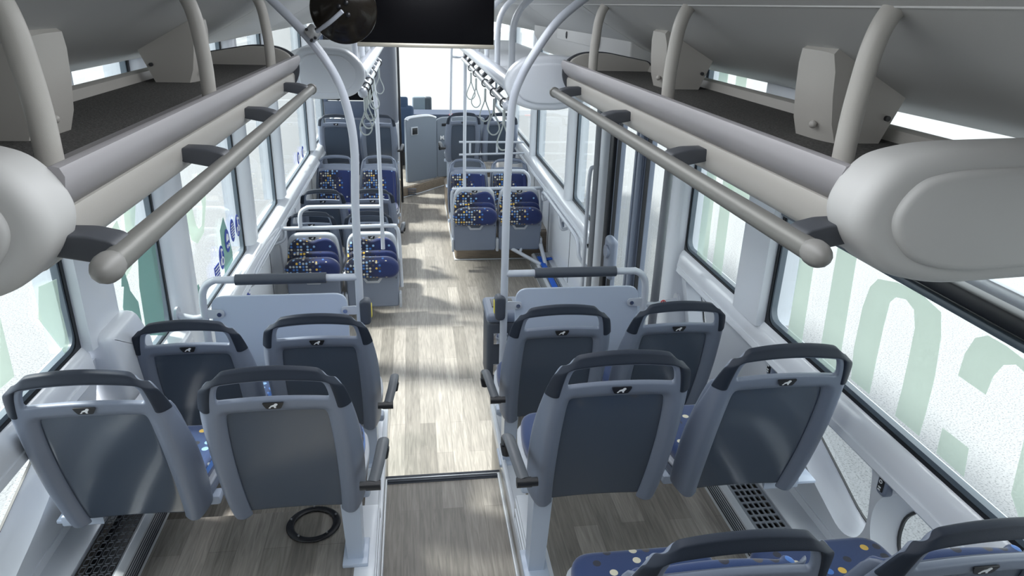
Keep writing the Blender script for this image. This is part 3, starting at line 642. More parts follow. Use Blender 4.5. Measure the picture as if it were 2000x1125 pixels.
# ================================================================ LUGGAGE RACKS
PROF = [(.60, 2.195), (.585, 2.19), (.500, 2.178), (.492, 2.160), (.492, 2.135), (.500, 2.115)]
def cap_shape(s, k=1.0, big=True):
    q = [(.53, 2.12), (.545, 2.165), (.575, 2.20), (.61, 2.212), (.67, 2.222), (.92, 2.23), (1.10, 2.19), (1.12, 2.10), (1.0, 2.02), (.70, 2.005), (.60, 2.025), (.55, 2.07)]
    return q
def rack(s):
    nm = SIDE[s]
    cs = .02 if s > 0 else .03
    r = empty('luggage_rack', (X(.75, s), 2.0, 2.17))
    inv = Vector((-X(.75, s), -2.0, -2.17))
    def B(m, name, mt, par=None, ang=45):
        o = m.build(name, mt, par or r, ang=ang)
        if par is None or par is r: o.location = inv
        return o
    ya, yb = 1.01, 3.24
    f = lambda pts: [(X(a, s), z) for a, z in pts]
    B(MB().prism(f([(.68, 2.115), (1.01, 2.115), (1.01, 2.14), (.68, 2.14)]), ya, yb, 'Y'), 'carpet_shelf', CARPET)
    # pale light strip on top (convex), ridge, then the warm grey face underneath
    B(MB().prism(f([(.70, 2.140), (.64, 2.157), (.602, 2.176), (.585, 2.183), (.575, 2.180), (.570, 2.168), (.573, 2.150), (.586, 2.128), (.607, 2.108), (.70, 2.108)]), ya, yb, 'Y'), 'light_strip', RACKL, ang=50)
    B(MB().prism(f([(.62, 2.112), (.602, 2.107), (.599, 2.097), (.600, 2.070), (.606, 2.048), (.620, 2.034), (.65, 2.022), (.74, 2.014), (.76, 2.11), (.66, 2.11)]), ya, yb, 'Y'), 'front_profile', RACKP, ang=50)
    B(MB().prism(f([(.72, 2.02), (1.01, 2.08), (1.01, 2.115), (.72, 2.11)]), ya, yb, 'Y'), 'underside_panel', RACKP)
    B(MB().prism(f([(.965, 2.135), (.975, 2.165), (.99, 2.17), (1.01, 2.168), (1.015, 2.11), (.965, 2.11)]), ya, yb, 'Y'), 'rear_ledge', RACKP)
    # far end: upright curved board that wraps round the profile
    q = [(.497, 2.115), (.484, 2.15), (.492, 2.205), (.53, 2.235), (.60, 2.252), (.75, 2.262), (.95, 2.245), (1.02, 2.22), (1.02, 2.13), (.6, 2.13)]
    B(MB().prism(smooth_poly(f([(a, z) for a, z in [(.60, 2.05), (.572, 2.12), (.585, 2.18), (.65, 2.217), (.76, 2.222), (1.0, 2.18), (1.0, 2.05), (.68, 2.012)]]), .04, 6), yb - .004, yb + .008, 'Y', .003), 'far_end_board', CLAMP)
    B(MB().prism(smooth_poly(f([(.60, 2.12), (.60, 2.18), (.66, 2.212), (.77, 2.216), (.98, 2.18), (.98, 2.12)]), .03, 6), yb - .03, yb - .008, 'Y', .004), 'far_end_lining', RACKP)
    # near end cap
    c = B(MB().prism(smooth_poly(f([(a + cs, z) for a, z in cap_shape(s)]), .04, 6), .92, 1.03, 'Y', .028, 6), 'end_cap', CAPW, ang=60)
    ce = [(.86 + (a - .86) * .78, 2.12 + (z - 2.12) * .74) for a, z in cap_shape(s)]
    MB().prism(smooth_poly(f(ce), .04, 6), .908, .95, 'Y', .012, 4).build('raised_face', CAPW, c, ang=60)
    # support rods bending outward up to the cove
    for y in (1.11, 2.00, 2.90):
        B(MB().tube([(X(.632, s), y, 2.14), (X(.632, s), y, 2.23), (X(.637, s), y, 2.30), (X(.645, s), y, 2.36), (X(.662, s), y, 2.405), (X(.70, s), y, 2.45)], .0185, 16, 6), 'support_rod', RACKP)
    B(MB().box((X(1.03, s), 1.80, 2.17), (.05, .05, .06), .006), 'slot_bracket', RACKP)
    # housings between shelf and cove
    for y in (1.53, 2.58):
        fr = [(.815, 2.14), (.800, 2.18), (.790, 2.24), (.785, 2.29), (.775, 2.325), (.79, 2.345), (.965, 2.25), (.92, 2.14)]
        bk = [(.795, 2.14), (.782, 2.18), (.775, 2.24), (.772, 2.30), (.775, 2.33), (.79, 2.34), (.965, 2.25), (.92, 2.14)]
        m = MB(); n = len(fr); rows = [(y - .10, 0), (y - .075, .5), (y - .04, .85), (y + .03, 1)]
        vs = [(X(p[0] * (1 - k) + q[0] * k, s), yy, p[1] * (1 - k) + q[1] * k) for yy, k in rows for p, q in zip(fr, bk)]
        m.raw(vs, [tuple(range(n)), tuple((len(rows) - 1) * n + i for i in range(n))] + [(j * n + i, j * n + (i + 1) % n, (j + 1) * n + (i + 1) % n, (j + 1) * n + i) for j in range(len(rows) - 1) for i in range(n)])
        h = B(m, 'duct_housing', RACKP, ang=50); h['label'] = 'wedge-shaped housing'
        mm = MB()
        MB().cyl((X(.925, s), y - .098, 2.195), (X(.925, s), y - .108, 2.195), .006, 12).build('screw', BLACK, h)
        mm.ball((X(.780, s), y - .06, 2.175), .009, (1, 1, 1), 10); mm.build('round_cap', RACKP, h)
    return r
tag(rack(1), 'large warm grey luggage rack with charcoal carpet shelf, upper right foreground', 'luggage rack', 'near luggage racks')
tag(rack(-1), 'large warm grey luggage rack with charcoal carpet shelf, upper left foreground', 'luggage rack', 'near luggage racks')
def near_rail(s, label):
    r = empty('grab_rail', (X(.51, s), 2, 2.06)); inv = Vector((-X(.51, s), -2, -2.06))
    o = MB().cyl((X(.51, s), .95, 2.06), (X(.51, s), 3.05, 2.06), .0185, 20).build('rail', RAILM, r); o.location = inv
    e = MB().ball((X(.51, s), .945, 2.06), .0215, (1, 1.5, 1)).build('ball_end', BALL, r); e.location = inv
    e = MB().cyl((X(.51, s), 3.045, 2.06), (X(.51, s), 3.065, 2.06), .022).build('end_collar', RAILM, r); e.location = inv
    for y in (1.01, 1.63, 2.26, 2.97):
        q = [(.512, 2.045), (.500, 2.062), (.515, 2.083), (.55, 2.092), (.605, 2.094), (.605, 2.064), (.555, 2.054)]
        b = MB().prism(smooth_poly([(X(a, s), z) for a, z in q], .008, 3), y - .027, y + .027, 'Y', .004).build('clamp', CLAMP, r); b.location = inv
    return tag(r, label, 'grab rail', 'grab rails under the near racks')
near_rail(1, 'brushed metal grab rail hanging under the right foreground rack')
near_rail(-1, 'brushed metal grab rail hanging under the left foreground rack')

def far_rack(s, y0, y1, label):
    r = empty('luggage_rack', (X(.5, s), y0, 2.06)); inv = Vector((-X(.5, s), -y0, -2.06))
    def B(m, name, mt, ang=45):
        o = m.build(name, mt, r, ang=ang); o.location = inv; return o
    f = lambda pts: [(X(a, s), z) for a, z in pts]
    B(MB().prism(f([(.37, 2.05), (.92, 2.05), (.92, 2.07), (.37, 2.07)]), y0 + .03, y1, 'Y'), 'shelf', WHITEP)
    B(MB().tube([(X(.37, s), y0 + .03, 2.055), (X(.37, s), y1, 2.055)], .042, 20), 'front_tube', RACKL if False else TUBE)
    q = [(.325, 2.05), (.35, 2.13), (.42, 2.185), (.56, 2.195), (.68, 2.185), (.74, 2.10), (.72, 1.98), (.60, 1.945), (.46, 1.945), (.37, 1.975)]
    if s < 0: q = [(.325, 2.05), (.35, 2.12), (.42, 2.18), (.60, 2.19), (.66, 2.17), (.70, 2.08), (.68, 1.96), (.60, 1.935), (.46, 1.935), (.37, 1.965)]
    B(MB().prism(smooth_poly(f(q), .04, 6), y0 - .05, y0 + .05, 'Y', .022, 5), 'end_cap', WHITEP, 60)  # cap and raised face paler than the near caps: brighter light put into colour
    B(MB().prism(smooth_poly(f([(.53 + (a - .53) * .78, 2.065 + (z - 2.065) * .74) for a, z in q]), .03, 6), y0 - .062, y0 - .02, 'Y', .01, 4), 'raised_face', WHITEP, 60)
    q = [(.315, 2.02), (.318, 2.09), (.36, 2.13), (.60, 2.15), (.60, 2.02), (.40, 1.99)]
    B(MB().prism(smooth_poly(f(q), .02, 4), y1, y1 + .02, 'Y', .004), 'far_end_board', SHELL)
    y = y0 + .25
    while y < y1:
        B(MB().tube([(X(.40, s), y, 2.06), (X(.40, s), y, 2.28), (X(.43, s), y, 2.38), (X(.50, s), y, 2.45), (X(.58, s), y, 2.50)], .0165, 12, 4), 'support_rod', WHITEP); y += .62
    return tag(r, label, 'luggage rack', 'front luggage racks')
far_rack(1, 3.38, 7.6, 'white far luggage rack on the right with many pale rods')
far_rack(-1, 3.78, 6.9, 'white far luggage rack on the left behind the round mirror')
def far_rail(s, y0, y1, n, label, straps):
    r = empty('grab_rail', (X(.355, s), y0, 1.955)); inv = Vector((-X(.355, s), -y0, -1.955))
    def B(m, name, mt, ang=45):
        o = m.build(name, mt, r, ang=ang); o.location = inv; return o
    B(MB().cyl((X(.355, s), y0, 1.955), (X(.355, s), y1, 1.955), .0165, 16), 'rail', STEEL)
    B(MB().ball((X(.355, s), y0, 1.955), .026, (1, 1.3, 1)), 'ball_end', TUBE)
    for k in range(n):
        y = y0 + .06 + (y1 - y0 - .1) * k / (n - 1)
        B(MB().prism([(X(.35, s), 1.945), (X(.35, s), 1.97), (X(.42, s), 2.03), (X(.45, s), 2.03)], y - .035, y + .035, 'Y', .003), 'clamp', CLAMP if s > 0 else TUBE)
    tag(r, label, 'grab rail', 'grab rails under the far racks')
    for k, (y, lb) in enumerate(straps):
        h = empty('hanging_strap', (X(.355, s), y, 1.955))
        MB().torus((0, 0, -.004), .022, .004, 'Y', 20, 8).build('ring', CLAMP, h)
        MB().box((0, 0, -.075), (.012, .022, .075), .005).build('clip', STRAP, h)
        w = .040
        pts = [(0, 0, -.10), (.3 * w, 0, -.15), (.8 * w, 0, -.215), (w * .9, 0, -.26), (.5 * w, 0, -.295), (0, 0, -.305), (-.5 * w, 0, -.295), (-w * .9, 0, -.26), (-.8 * w, 0, -.215), (-.3 * w, 0, -.15), (0, 0, -.10)]
        pts = [(a * .9, b, -.10 + (c + .10) * .68) for a, b, c in pts]
        l = MB().tube(pts, .004, 8, 4, sq=(1, .6, (0, 1, 0))).build('strap_loop', STRAP, h)
        h.rotation_euler = (0, 0, (.25, -.2, .15, -.3, .1, .3)[k % 6])
        tag(h, lb, 'hanging strap', 'hanging strap loops')
far_rail(1, 3.42, 6.5, 8, 'steel grab rail with five strap loops under the right far rack',
         [(3.55, 'strap loop hanging lowest and nearest on the right rail, over a seat back'), (4.0, 'second nearest strap loop on the right rail'), (4.5, 'middle strap loop on the right rail'), (5.15, 'second strap loop from the front on the right rail'), (5.6, 'frontmost strap loop on the right rail')])
far_rail(-1, 3.86, 6.1, 7, 'steel grab rail with strap loops under the left far rack',
         [(3.98, 'strap loop hanging nearest on the left rail'), (4.2, 'second strap loop from the near end of the left rail'), (4.5, 'third strap loop from the near end of the left rail'), (5.0, 'fourth strap loop on the left rail, beside the pole'), (5.9, 'frontmost strap loop on the left rail, before the column')])

# ================================================================ POLES AND BARRIERS
def barrier(s):
    r = empty('aisle_barrier', (X(.60, s), 3.0, 0)); inv = Vector((-X(.60, s), -3.0, 0))
    def B(m, name, mt, par=None, ang=45):
        o = m.build(name, mt, par or r, ang=ang)
        if not par: o.location = inv
        return o
    if s > 0: pole = [(.405, .0), (.405, .48), (.405, 1.0), (.405, 1.55), (.41, 1.82), (.42, 2.02), (.455, 2.13), (.515, 2.235), (.59, 2.34), (.68, 2.42), (.80, 2.50)]
    else: pole = [(-.26, .0), (-.26, .48), (-.26, 1.0), (-.255, 1.55), (-.245, 1.81), (-.26, 1.97), (-.305, 2.12), (-.40, 2.265), (-.535, 2.405), (-.65, 2.50)]
    B(MB().tube([(x, 3.0, z) for x, z in pole], .0175, 18, 6), 'curved_pole', TUBE)
    xp = .405 if s > 0 else -.26; xe = 1.09 if s > 0 else -.94; e = 1 if s > 0 else -1
    B(MB().tube([(xp, 3, 1.25), (xe - .13 * e, 3, 1.25), (xe - .055 * e, 3, 1.247), (xe - .015 * e, 3, 1.215), (xe, 3, 1.15), (xe, 3, 1.0), (xe, 3, .0)], .0165, 16, 5), 'top_bar', TUBE)
    B(MB().cyl((xp + .14 * e, 3, 1.25), (xp + .53 * e, 3, 1.25), .0245, 20), 'foam_sleeve', DGREY)
    B(MB().tube([(xe, 3, 1.08), (xe + .05 * e, 3, 1.07), (X(1.16, s), 3.0, 1.09)], .015, 14, 3).cyl((X(1.15, s), 3, 1.09), (X(1.16, s), 3, 1.09), .036), 'wall_stay', TUBE)
    pz0, pz1 = .36, 1.17
    ol = smooth_poly([(xp + .055 * e, pz0), (xe - .03 * e, pz0), (xe - .03 * e, pz1), (xp + .055 * e, pz1)], .06, 6)
    o = plate('barrier_panel', ol, [], 3.01, .014, BARR, r, bev=.003, plane='Y'); o.location = inv
    for xx, q in ((xp, 1), (xe, -1)):
        for z in (1.09, .5):
            cl = B(MB().prism(smooth_poly([(xx + .01 * e * q, z - .022), (xx + .085 * e * q, z - .018), (xx + .085 * e * q, z + .018), (xx + .01 * e * q, z + .022)], .016, 4), 2.992, 2.999, 'Y'), 'panel_clip', TUBE)
            MB().cyl((xx + .066 * e * q, 2.993, z), (xx + .066 * e * q, 2.984, z), .010, 12).build('bolt', CHROME, cl)
    return r
tag(barrier(1), 'right aisle barrier with curved pole, padded top bar and pale blue panel', 'barrier')
tag(barrier(-1), 'left aisle barrier with curved pole, padded top bar and pale blue panel', 'barrier')
def stop(x, z, label, flip):
    r = empty('stop_button', (x, 3.0, z))
    MB().prism(smooth_poly([(-.024, -.062), (.024, -.062), (.026, .062), (-.026, .062)], .024, 5), -.034, .022, 'Y', .012, 4).build('housing', DGREY, r, ang=60)
    b = MB().box((-.022 * flip, .004, 0), (.012, .03, .07), .006).build('push_button', YEL, r)
    tag(r, label, 'stop button')
stop(.385, 1.085, 'black stop button with yellow push face on the right curved pole', 1)
stop(-.235, 1.085, 'black stop button with yellow push face on the left curved pole', -1)
# sticker on the right stay
o = MB().cyl((1.18, 2.986, 1.09), (1.18, 2.982, 1.09), .014, 16).build('warning_sticker', WHITES); tag(o, 'tiny round red and white sticker on the right wall stay', 'sticker')
MB().torus((1.18, 2.981, 1.09), .011, .0022, 'Y', 20, 6).build('red_ring', RED, o); MB().box((1.18, 2.981, 1.09), (.003, .003, .02), rot=None).build('red_bar', RED, o)

# litter bin on the back of the right barrier
r = empty('litter_bin', (.42, 3.17, .62))
MB().box((0, 0, .18), (.17, .22, .36), .03, 4).build('bin_body', DGREY, r)
MB().box((0, 0, .375), (.18, .235, .05), .02, 4).build('bin_lid', SHELL, r); MB().box((.0, .02, .402), (.11, .10, .006), .002).build('bin_opening', BLACK, r)
m = MB()
for z in (.10, .27): m.box((-.02, -.115, z), (.07, .006, .06), .002); m.box((.0, -.13, z - .012), (.045, .03, .04), .003); m.cyl((.0, -.15, z - .01), (.0, -.12, z - .01), .008)
m.build('mounting_bracket', CHROME, r); tag(r, 'dark grey litter bin with pale lid on the right barrier pole', 'litter bin')

def bars(name, parts, label, cat, m=TUBE, rr=.0155, group=None):
    o = MB()
    for p in parts: o.tube(p, rr, 14, 5 if len(p) > 2 else 0)
    return tag(o.build(name, m), label, cat, group)
# rail loops round the folded seats
xl = -.255
bars('pole_with_rails', [[(-.36, 5.3, 2.2), (-.345, 5.3, 2.12), (-.29, 5.3, 1.94), (-.262, 5.3, 1.72), (-.255, 5.3, 1.3), (-.255, 5.3, .79), (-.255, 5.3, .6)],
     [(-1.10, 5.3, .775), (-.7, 5.3, .78), (-.20, 5.3, .79), (-.15, 5.3, .775), (-.13, 5.3, .72), (-.125, 5.32, .5), (-.12, 5.32, .27)],
     [(-.255, 5.3, .945), (-.74, 5.3, .945), (-.82, 5.3, .935), (-.86, 5.3, .90), (-.87, 5.3, .84), (-.87, 5.3, .78)]],
     'slim curved pole with white rail loops above the left folded seats', 'pole')
bars('pole_with_rails', [[(.478, 6.55, 2.02), (.48, 6.55, 1.8), (.475, 6.55, 1.2), (.475, 6.55, .76)],
     [(1.29, 6.55, .77), (.9, 6.55, .77), (.41, 6.55, .765), (.37, 6.55, .75), (.355, 6.55, .70), (.355, 6.53, .5), (.36, 6.5, .27)],
     [(.475, 6.55, .94), (.98, 6.55, .94), (1.05, 6.55, .93), (1.09, 6.55, .89), (1.10, 6.55, .84), (1.10, 6.55, .77)], [(1.22, 6.55, .77), (1.24, 6.6, .6), (1.24, 6.65, .30)]],
     'slim pole with white rail loops above the right folded seats', 'pole')
bars('luggage_rail', [[(.50, 7.72, 1.00), (1.22, 7.72, 1.0)], [(.50, 7.72, .86), (1.28, 7.72, .88)], [(.62, 7.72, 1.0), (.62, 7.72, .86)], [(.92, 7.72, 1.0), (.92, 7.72, .87)]],
     'double thin white rail between the front right seat rows', 'rail', rr=.012)
bars('pole', [[(.56, 9.1, 2.2), (.52, 9.1, 2.05), (.50, 9.1, 1.9), (.49, 9.1, 1.5), (.48, 9.1, .9), (.48, 9.1, .3)], [(.50, 9.1, 1.80), (.62, 9.1, 1.80), (.75, 7.5, 1.98)]],
     'thin pole beside the cab with a short cross bar to the right rack', 'pole', rr=.014)
bars('pole', [[(1.22, 4.52, .0), (1.20, 4.50, 2.3)]], 'dark grey vertical pole in front of the door, nearer the front', 'pole', POLEG, .019, 'grey door poles')
bars('pole', [[(1.15, 3.02, .0), (1.15, 3.02, 2.3)]], 'dark grey vertical pole by the rear edge of the door', 'pole', POLEG, .021, 'grey door poles')
bars('door_grab_bar', [[(1.26, 4.60, 1.42), (1.22, 4.60, 1.40), (1.19, 4.60, 1.34), (1.19, 4.60, .9), (1.19, 4.6, .3)]], 'pale vertical grab bar on the door post with round flange', 'grab bar', rr=.014)
bars('wall_grab_bar', [[(1.26, 6.3, .75), (1.20, 6.3, .72), (1.19, 6.25, .80), (1.19, 5.6, .81), (1.19, 4.95, .81), (1.19, 4.80, .78), (1.19, 4.74, .70), (1.25, 4.72, .62)], [(1.25, 5.45, .70), (1.20, 5.45, .70), (1.19, 5.5, .80)]],
     'pale curved grab bar on the right wall below the front windows', 'grab bar', rr=.014)
bars('wall_grab_bar', [[(-1.12, 4.3, .70), (-1.03, 4.3, .72), (-1.02, 4.4, .775), (-1.02, 5.2, .775), (-1.02, 5.42, .74), (-1.02, 5.40, .66), (-1.10, 5.35, .63)]],
     'pale curved grab bar on the left wall below the front windows', 'grab bar', rr=.014)

# ================================================================ MONITOR AND MIRROR
r = empty('monitor', (.07, 3.3, 2.25))
MB().box((0, 0, .19), (.595, .05, .44), .008).build('screen', SCREEN, r)
MB().box((0, -.022, -.022), (.60, .02, .018), .004).build('bottom_trim', GOLD, r)
MB().box((0, .03, .36), (.12, .04, .14), .006).build('ceiling_arm', CLAMP, r); tag(r, 'black flat monitor hanging from the ceiling over the aisle', 'monitor')
r = empty('round_mirror', (-.25, 2.9, 2.365))
mt = Matrix.Rotation(math.radians(-78), 3, 'X') @ Matrix.Identity(3)
MB().disc_lathe([(0, .012), (.03, .014), (.075, .006), (.108, -.010), (.120, -.020), (.124, -.020), (.126, -.026), (.120, -.032), (.10, -.03), (0, -.028)], (0, 0, 0), 56, Matrix.Rotation(math.radians(98), 3, 'X')).build('mirror_shell', MIRB, r, ang=60)
m = MB()
for a, b in ((-.012, .016), (.02, -.012), (.015, .03)): m.ball((a, -.022, b), .009)
m.build('knob', BLACK, r)
MB().tube([(.0, -.03, .0), (-.05, -.01, -.04), (-.105, .045, -.075)], .0085, 12, 3).build('arm', TUBE, r)
MB().box((-.125, .075, -.082), (.055, .05, .045), .006, rot=Matrix.Rotation(.75, 3, 'Y')).build('pole_clamp', STEEL, r)
for a, b in ((-.145, -.07), (-.115, -.10), (-.13, -.11), (-.108, -.068)): MB().cyl((a, .04, b), (a, .05, b), .006, 10).build('clamp_screw', BLACK, r)
tag(r, 'round black-backed mirror clamped to the left curved pole', 'mirror')

# ================================================================ FLOOR ITEMS
def heater(label, x0, x1, xw, y0, y1, z0, z1, s, blue=False):
    r = empty('floor_heater', (X(x0, s), y0, z0)); inv = Vector((-X(x0, s), -y0, -z0))
    def B(m, name, mt):
        o = m.build(name, mt, r); o.location = inv; return o
    m = MB(); m.prism([(X(a, s), z) for a, z in ((x0, z0), (x0 + .012, z1 - .01), (x0 + .03, z1), (x0 + .035, z1), (x0 + .035, z0))], y0, y1, 'Y')
    n = 6
    for k in range(n): m.box((X(x0 + .006 + .012 * (k / n), s), (y0 + y1) / 2, z0 + .012 + (z1 - z0 - .03) * k / n), (.008, y1 - y0, .005), .001)
    B(m, 'ribbed_front', ALU)
    m = MB()
    for k in range(n): m.box((X(x0 + .001 + .012 * (k / n), s), (y0 + y1) / 2, z0 + .019 + (z1 - z0 - .03) * k / n), (.004, y1 - y0, .004))
    B(m, 'rib_groove', CLAMP)
    gx0, gx1 = x0 + .035, x1
    xs = [gx0 + .008 + (gx1 - gx0 - .016) * (k + .5) / 5 for k in range(5)]; hw = (gx1 - gx0 - .016) / 5 * .36
    holes = []; y = y0 + .05; k = 0
    while y < y1 - .04 and len(holes) < 330:
        for xx in xs: holes.append(rect(X(xx, s) - hw, y, X(xx, s) + hw, y + .028, .005, 2))
        y += .036
    o = plate('grille', rect(min(X(gx0, s), X(gx1, s)), y0, max(X(gx0, s), X(gx1, s)), y1, .004, 2), holes, z1 - .002, .005, GRILLE, r, plane='Z'); o.location = inv
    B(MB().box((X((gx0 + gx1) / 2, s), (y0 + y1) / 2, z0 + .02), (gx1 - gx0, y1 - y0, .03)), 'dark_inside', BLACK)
    m = MB(); m.box((X((x1 + xw) / 2, s), (y0 + y1) / 2, z1 + .002), (xw - x1, y1 - y0, .012), .003); m.box((X(xw, s), (y0 + y1) / 2, z1 + .012), (.012, y1 - y0, .03), .003)
    B(m, 'wall_trim', ALU)
    tag(r, label, 'heater')
heater('ribbed floor heater with slotted grille under the nearest right window seats', 1.03, 1.19, 1.30, 1.35, 3.0, .62 - .14 + .14, .71, 1)
heater('ribbed floor heater with slotted grille under the nearest left window seats', 1.03, 1.19, 1.30, 1.2, 3.0, .62, .71, -1)
heater('low slotted floor heater on the right with blue webbing lying on it', 1.03, 1.17, 1.215, 4.75, 6.5, .0, .12, 1)
m = MB(); m.box((1.20, 5.9, .128), (.05, .95, .006), .002); m.box((1.255, 6.28, .135), (.13, .05, .012), .004, rot=Matrix.Rotation(.3, 3, 'Z')); m.box((1.27, 5.05, .135), (.16, .06, .014), .004, rot=Matrix.Rotation(.3, 3, 'Z')); m.box((1.21, 5.2, .128), (.05, .35, .006), .002); m.ball((1.21, 5.05, .14), .03, (1, 1, .5))
tag(m.build('webbing_strap', BLUEM), 'blue webbing strap lying along the low right floor heater', 'strap')
o = MB().torus((-.395, 2.12, .622), .083, .014, 'Z', 48, 8).build('floor_ring', BLACK, ang=60); o.scale = (1, 1, .35); o.location = (0, 0, .622 * .65 + .003)
tag(o, 'black flat ring cover screwed to the wood floor under the left row', 'floor ring')
m = MB()
for k in range(5):
    a = k * 2 * PI / 5 + .4; m.cyl((-.395 + .083 * math.cos(a), 2.12 + .083 * math.sin(a), .634), (-.395 + .083 * math.cos(a), 2.12 + .083 * math.sin(a), .6385), .0035, 8)
sc = m.build('screw', STEEL, o); sc.scale = (1, 1, 1 / .35); sc.location = (0, 0, -(.622 * .65 + .003) / .35)

# sockets on the walls
def socket(y, z, s, label, small=False):
    k = .6 if small else 1
    r = empty('power_socket', (X(1.20 + .2 * (1.25 - z) - .09 if not small else 1.22, s), y, z))
    q = smooth_poly([(-.020 * k, -.045 * k), (.020 * k, -.045 * k), (.022 * k, .045 * k), (-.022 * k, .045 * k)], .015 * k, 4)
    x0 = .09 * s if not small else -.004 * s
    xa = (.09 if not small else .002) * s
    MB().prism(q, xa, xa - .028 * s * k, 'X', .006 * k).build('housing', SHELL, r); 
    MB().box((xa - .030 * s * k, 0, 0), (.004, .022 * k, .062 * k), .002).build('face', BLACK, r)
    if not small:
        m = MB(); m.box((xa - .033 * s, 0, -.018), (.002, .010, .003)); m.box((xa - .033 * s, 0, -.026), (.002, .010, .003)); m.torus((xa - .033 * s, 0, .0), .005, .0012, 'X', 14, 6)
        m.box((xa - .033 * s, 0, .018), (.002, .003, .012)); m.build('printed_icons', WHITES, r)
    tag(r, label, 'socket')
socket(1.461, 1.188, 1, 'grey and black wall socket under the nearest right window sill')
socket(2.13, 1.20, 1, 'grey and black wall socket seen through the grip of the right window seat')
socket(2.74, 1.20, 1, 'wall socket near the rear door post behind the right barrier')
socket(2.05, 1.18, -1, 'wall socket glimpsed through the grip of the nearest left window seat')
socket(4.95, .62, -1, 'small dark wall plate on the left front wall', True)
socket(7.3, .66, -1, 'small dark wall plate by the left dotted rear-facing seats', True)
socket(5.9, .60, 1, 'small dark wall plate on the right wall beside the folded seats', True)

# ================================================================ FRONT OF THE BUS
r = empty('cab_step', (.2, 9.9, 0))
def at_(m, name, mt, par, off):
    o = m.build(name, mt, par); o.location = off; return o
q = [(-.16, 9.15), (.1, 9.42), (.45, 9.85), (.9, 10.15), (1.25, 10.2), (1.25, 11.5), (-.2, 11.5)]
at_(MB().prism(q, .0, .13, 'Z', .006), 'step_body', WOODX, r, (-.2, -9.9, 0)); at_(MB().prism([(x, y + .02) for x, y in q], .13, .138, 'Z'), 'step_top', WOOD, r, (-.2, -9.9, 0))
at_(MB().tube([(x, y - .012, .008) for x, y in q[:5]], .008, 8, 4), 'step_base_trim', ALU, r, (-.2, -9.9, 0))
m = MB()
for k in range(4): m.box((-.03, 9.215, .03 + .025 * k), (.11, .02, .008), rot=None)
at_(m, 'air_vent', CABD, r, (-.2, -9.9, 0)).rotation_euler = (0, 0, 0)
tag(r, 'low wooden step in front of the driver cab with small air vent', 'step')
def cabdoor(x0, y0, x1, y1, z0, z1, name, label, mt, top=True):
    d = Vector((x1 - x0, y1 - y0)); L = d.length; r = empty(name, (x0, y0, z0), math.atan2(d.y, d.x)); H = z1 - z0
    o = plate('panel', smooth_poly([(0, 0), (L, 0), (L, H - .03), (L * .75, H), (.12 * L, H), (0, H - .03)], .03, 5), [], 0, .05, mt, r, bev=.012, plane='Y')
    if top:
        MB().tube([(.02, 0, H - .035), (.15 * L, 0, H - .004), (.7 * L, 0, H - .002), (.98 * L, 0, H - .04)], .032, 12, 4, sq=(1.1, .6, (0, 0, 1))).build('pale_top_edge', WHITEP, o)
        MB().box((.13, -.03, H - .18), (.12, .012, .11), .02).build('latch_opening', RIM, o)
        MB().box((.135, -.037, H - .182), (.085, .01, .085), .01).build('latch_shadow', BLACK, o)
    else: MB().box((.14, -.03, H - .10), (.13, .012, .035), .004).build('slot', BLACK, o)
    return tag(r, label, 'cab door'), L, H
cabdoor(-.10, 9.45, .31, 9.78, .13, 1.0, 'cab_door', 'grey rounded driver cab door with pale top edge and square latch', CABG)
rr, L, H = cabdoor(.318, 9.80, 1.0, 10.0, .13, .96, 'driver_cab_wall', 'darker grey cab panel lettered in white beside the cab door', CABG, False)
tc = bpy.data.curves.new('brand_lettering', 'FONT'); tc.body = 'MAN'; tc.size = .075; tc.extrude = .003; tc.space_character = 1.08; tc.offset = .002
to = bpy.data.objects.new('t', tc); C.objects.link(to); me = bpy.data.meshes.new_from_object(to.evaluated_get(bpy.context.evaluated_depsgraph_get())); bpy.data.objects.remove(to)
me.transform(Matrix.Rotation(PI / 2, 4, 'X')); me.materials.clear(); lo = mkobj('brand_lettering', me, WHITES, rr, (.045, -.034, H - .30))
# column, partitions, dash
o = MB().prism(smooth_poly([(-.46, 9.0), (-.19, 9.0), (-.17, 9.25), (-.46, 9.3)], .08, 6), .9, 2.46, 'Z').build('column', COLM, ang=60)
tag(o, 'broad rounded grey column behind the driver on the left', 'column')
MB().prism(smooth_poly([(-.48, 8.98), (-.165, 8.98), (-.15, 9.25), (-.48, 9.3)], .05, 5), .30, 1.0, 'Z').build('pale_base', WHITEP, o)
m = MB(); m.box((-.155, 8.92, 1.08), (.03, .03, 2.16), .008); m.box((-.16, 8.92, 2.10), (.05, .05, .06), .01)
tag(m.build('door_edge_post', BLACK), 'thin black vertical post at the edge of the driver cab', 'post')
r = empty('partition', (-.77, 9.2, .3))
MB().box((0, 0, .36), (.64, .04, .72), .01).build('lower_panel', CABD, r); MB().box((0, 0, .84), (.64, .05, .20), .01).build('middle_panel', CABD, r)
MB().box((0, 0, 1.38), (.60, .03, .86), .006).build('dark_glass', SCREEN, r); MB().box((-.30, 0, 1.38), (.05, .06, .90), .01).build('frame_post', CABD, r)
tag(r, 'dark blue partition with black glass behind the driver, front left', 'partition')
o = MB().prism([(11.18, .6), (11.18, .80), (11.28, .86), (11.54, .80), (11.54, .6)], -.2, 1.3, 'X').build('dashboard', CABD); tag(o, 'dark blue dashboard below the bright windscreen', 'dashboard')
o2 = MB().box((.72, 11.17, .80), (.30, .04, .02), .004).build('red_trim', RED, o)
r = empty('driver_seat', (-.20, 10.6, .14))
MB().box((0, 0, .30), (.46, .46, .16), .05, 4).build('seat_cushion', TEAL, r); MB().box((0, -.24, .60), (.44, .12, .60), .05, 4).build('backrest', TEAL, r)
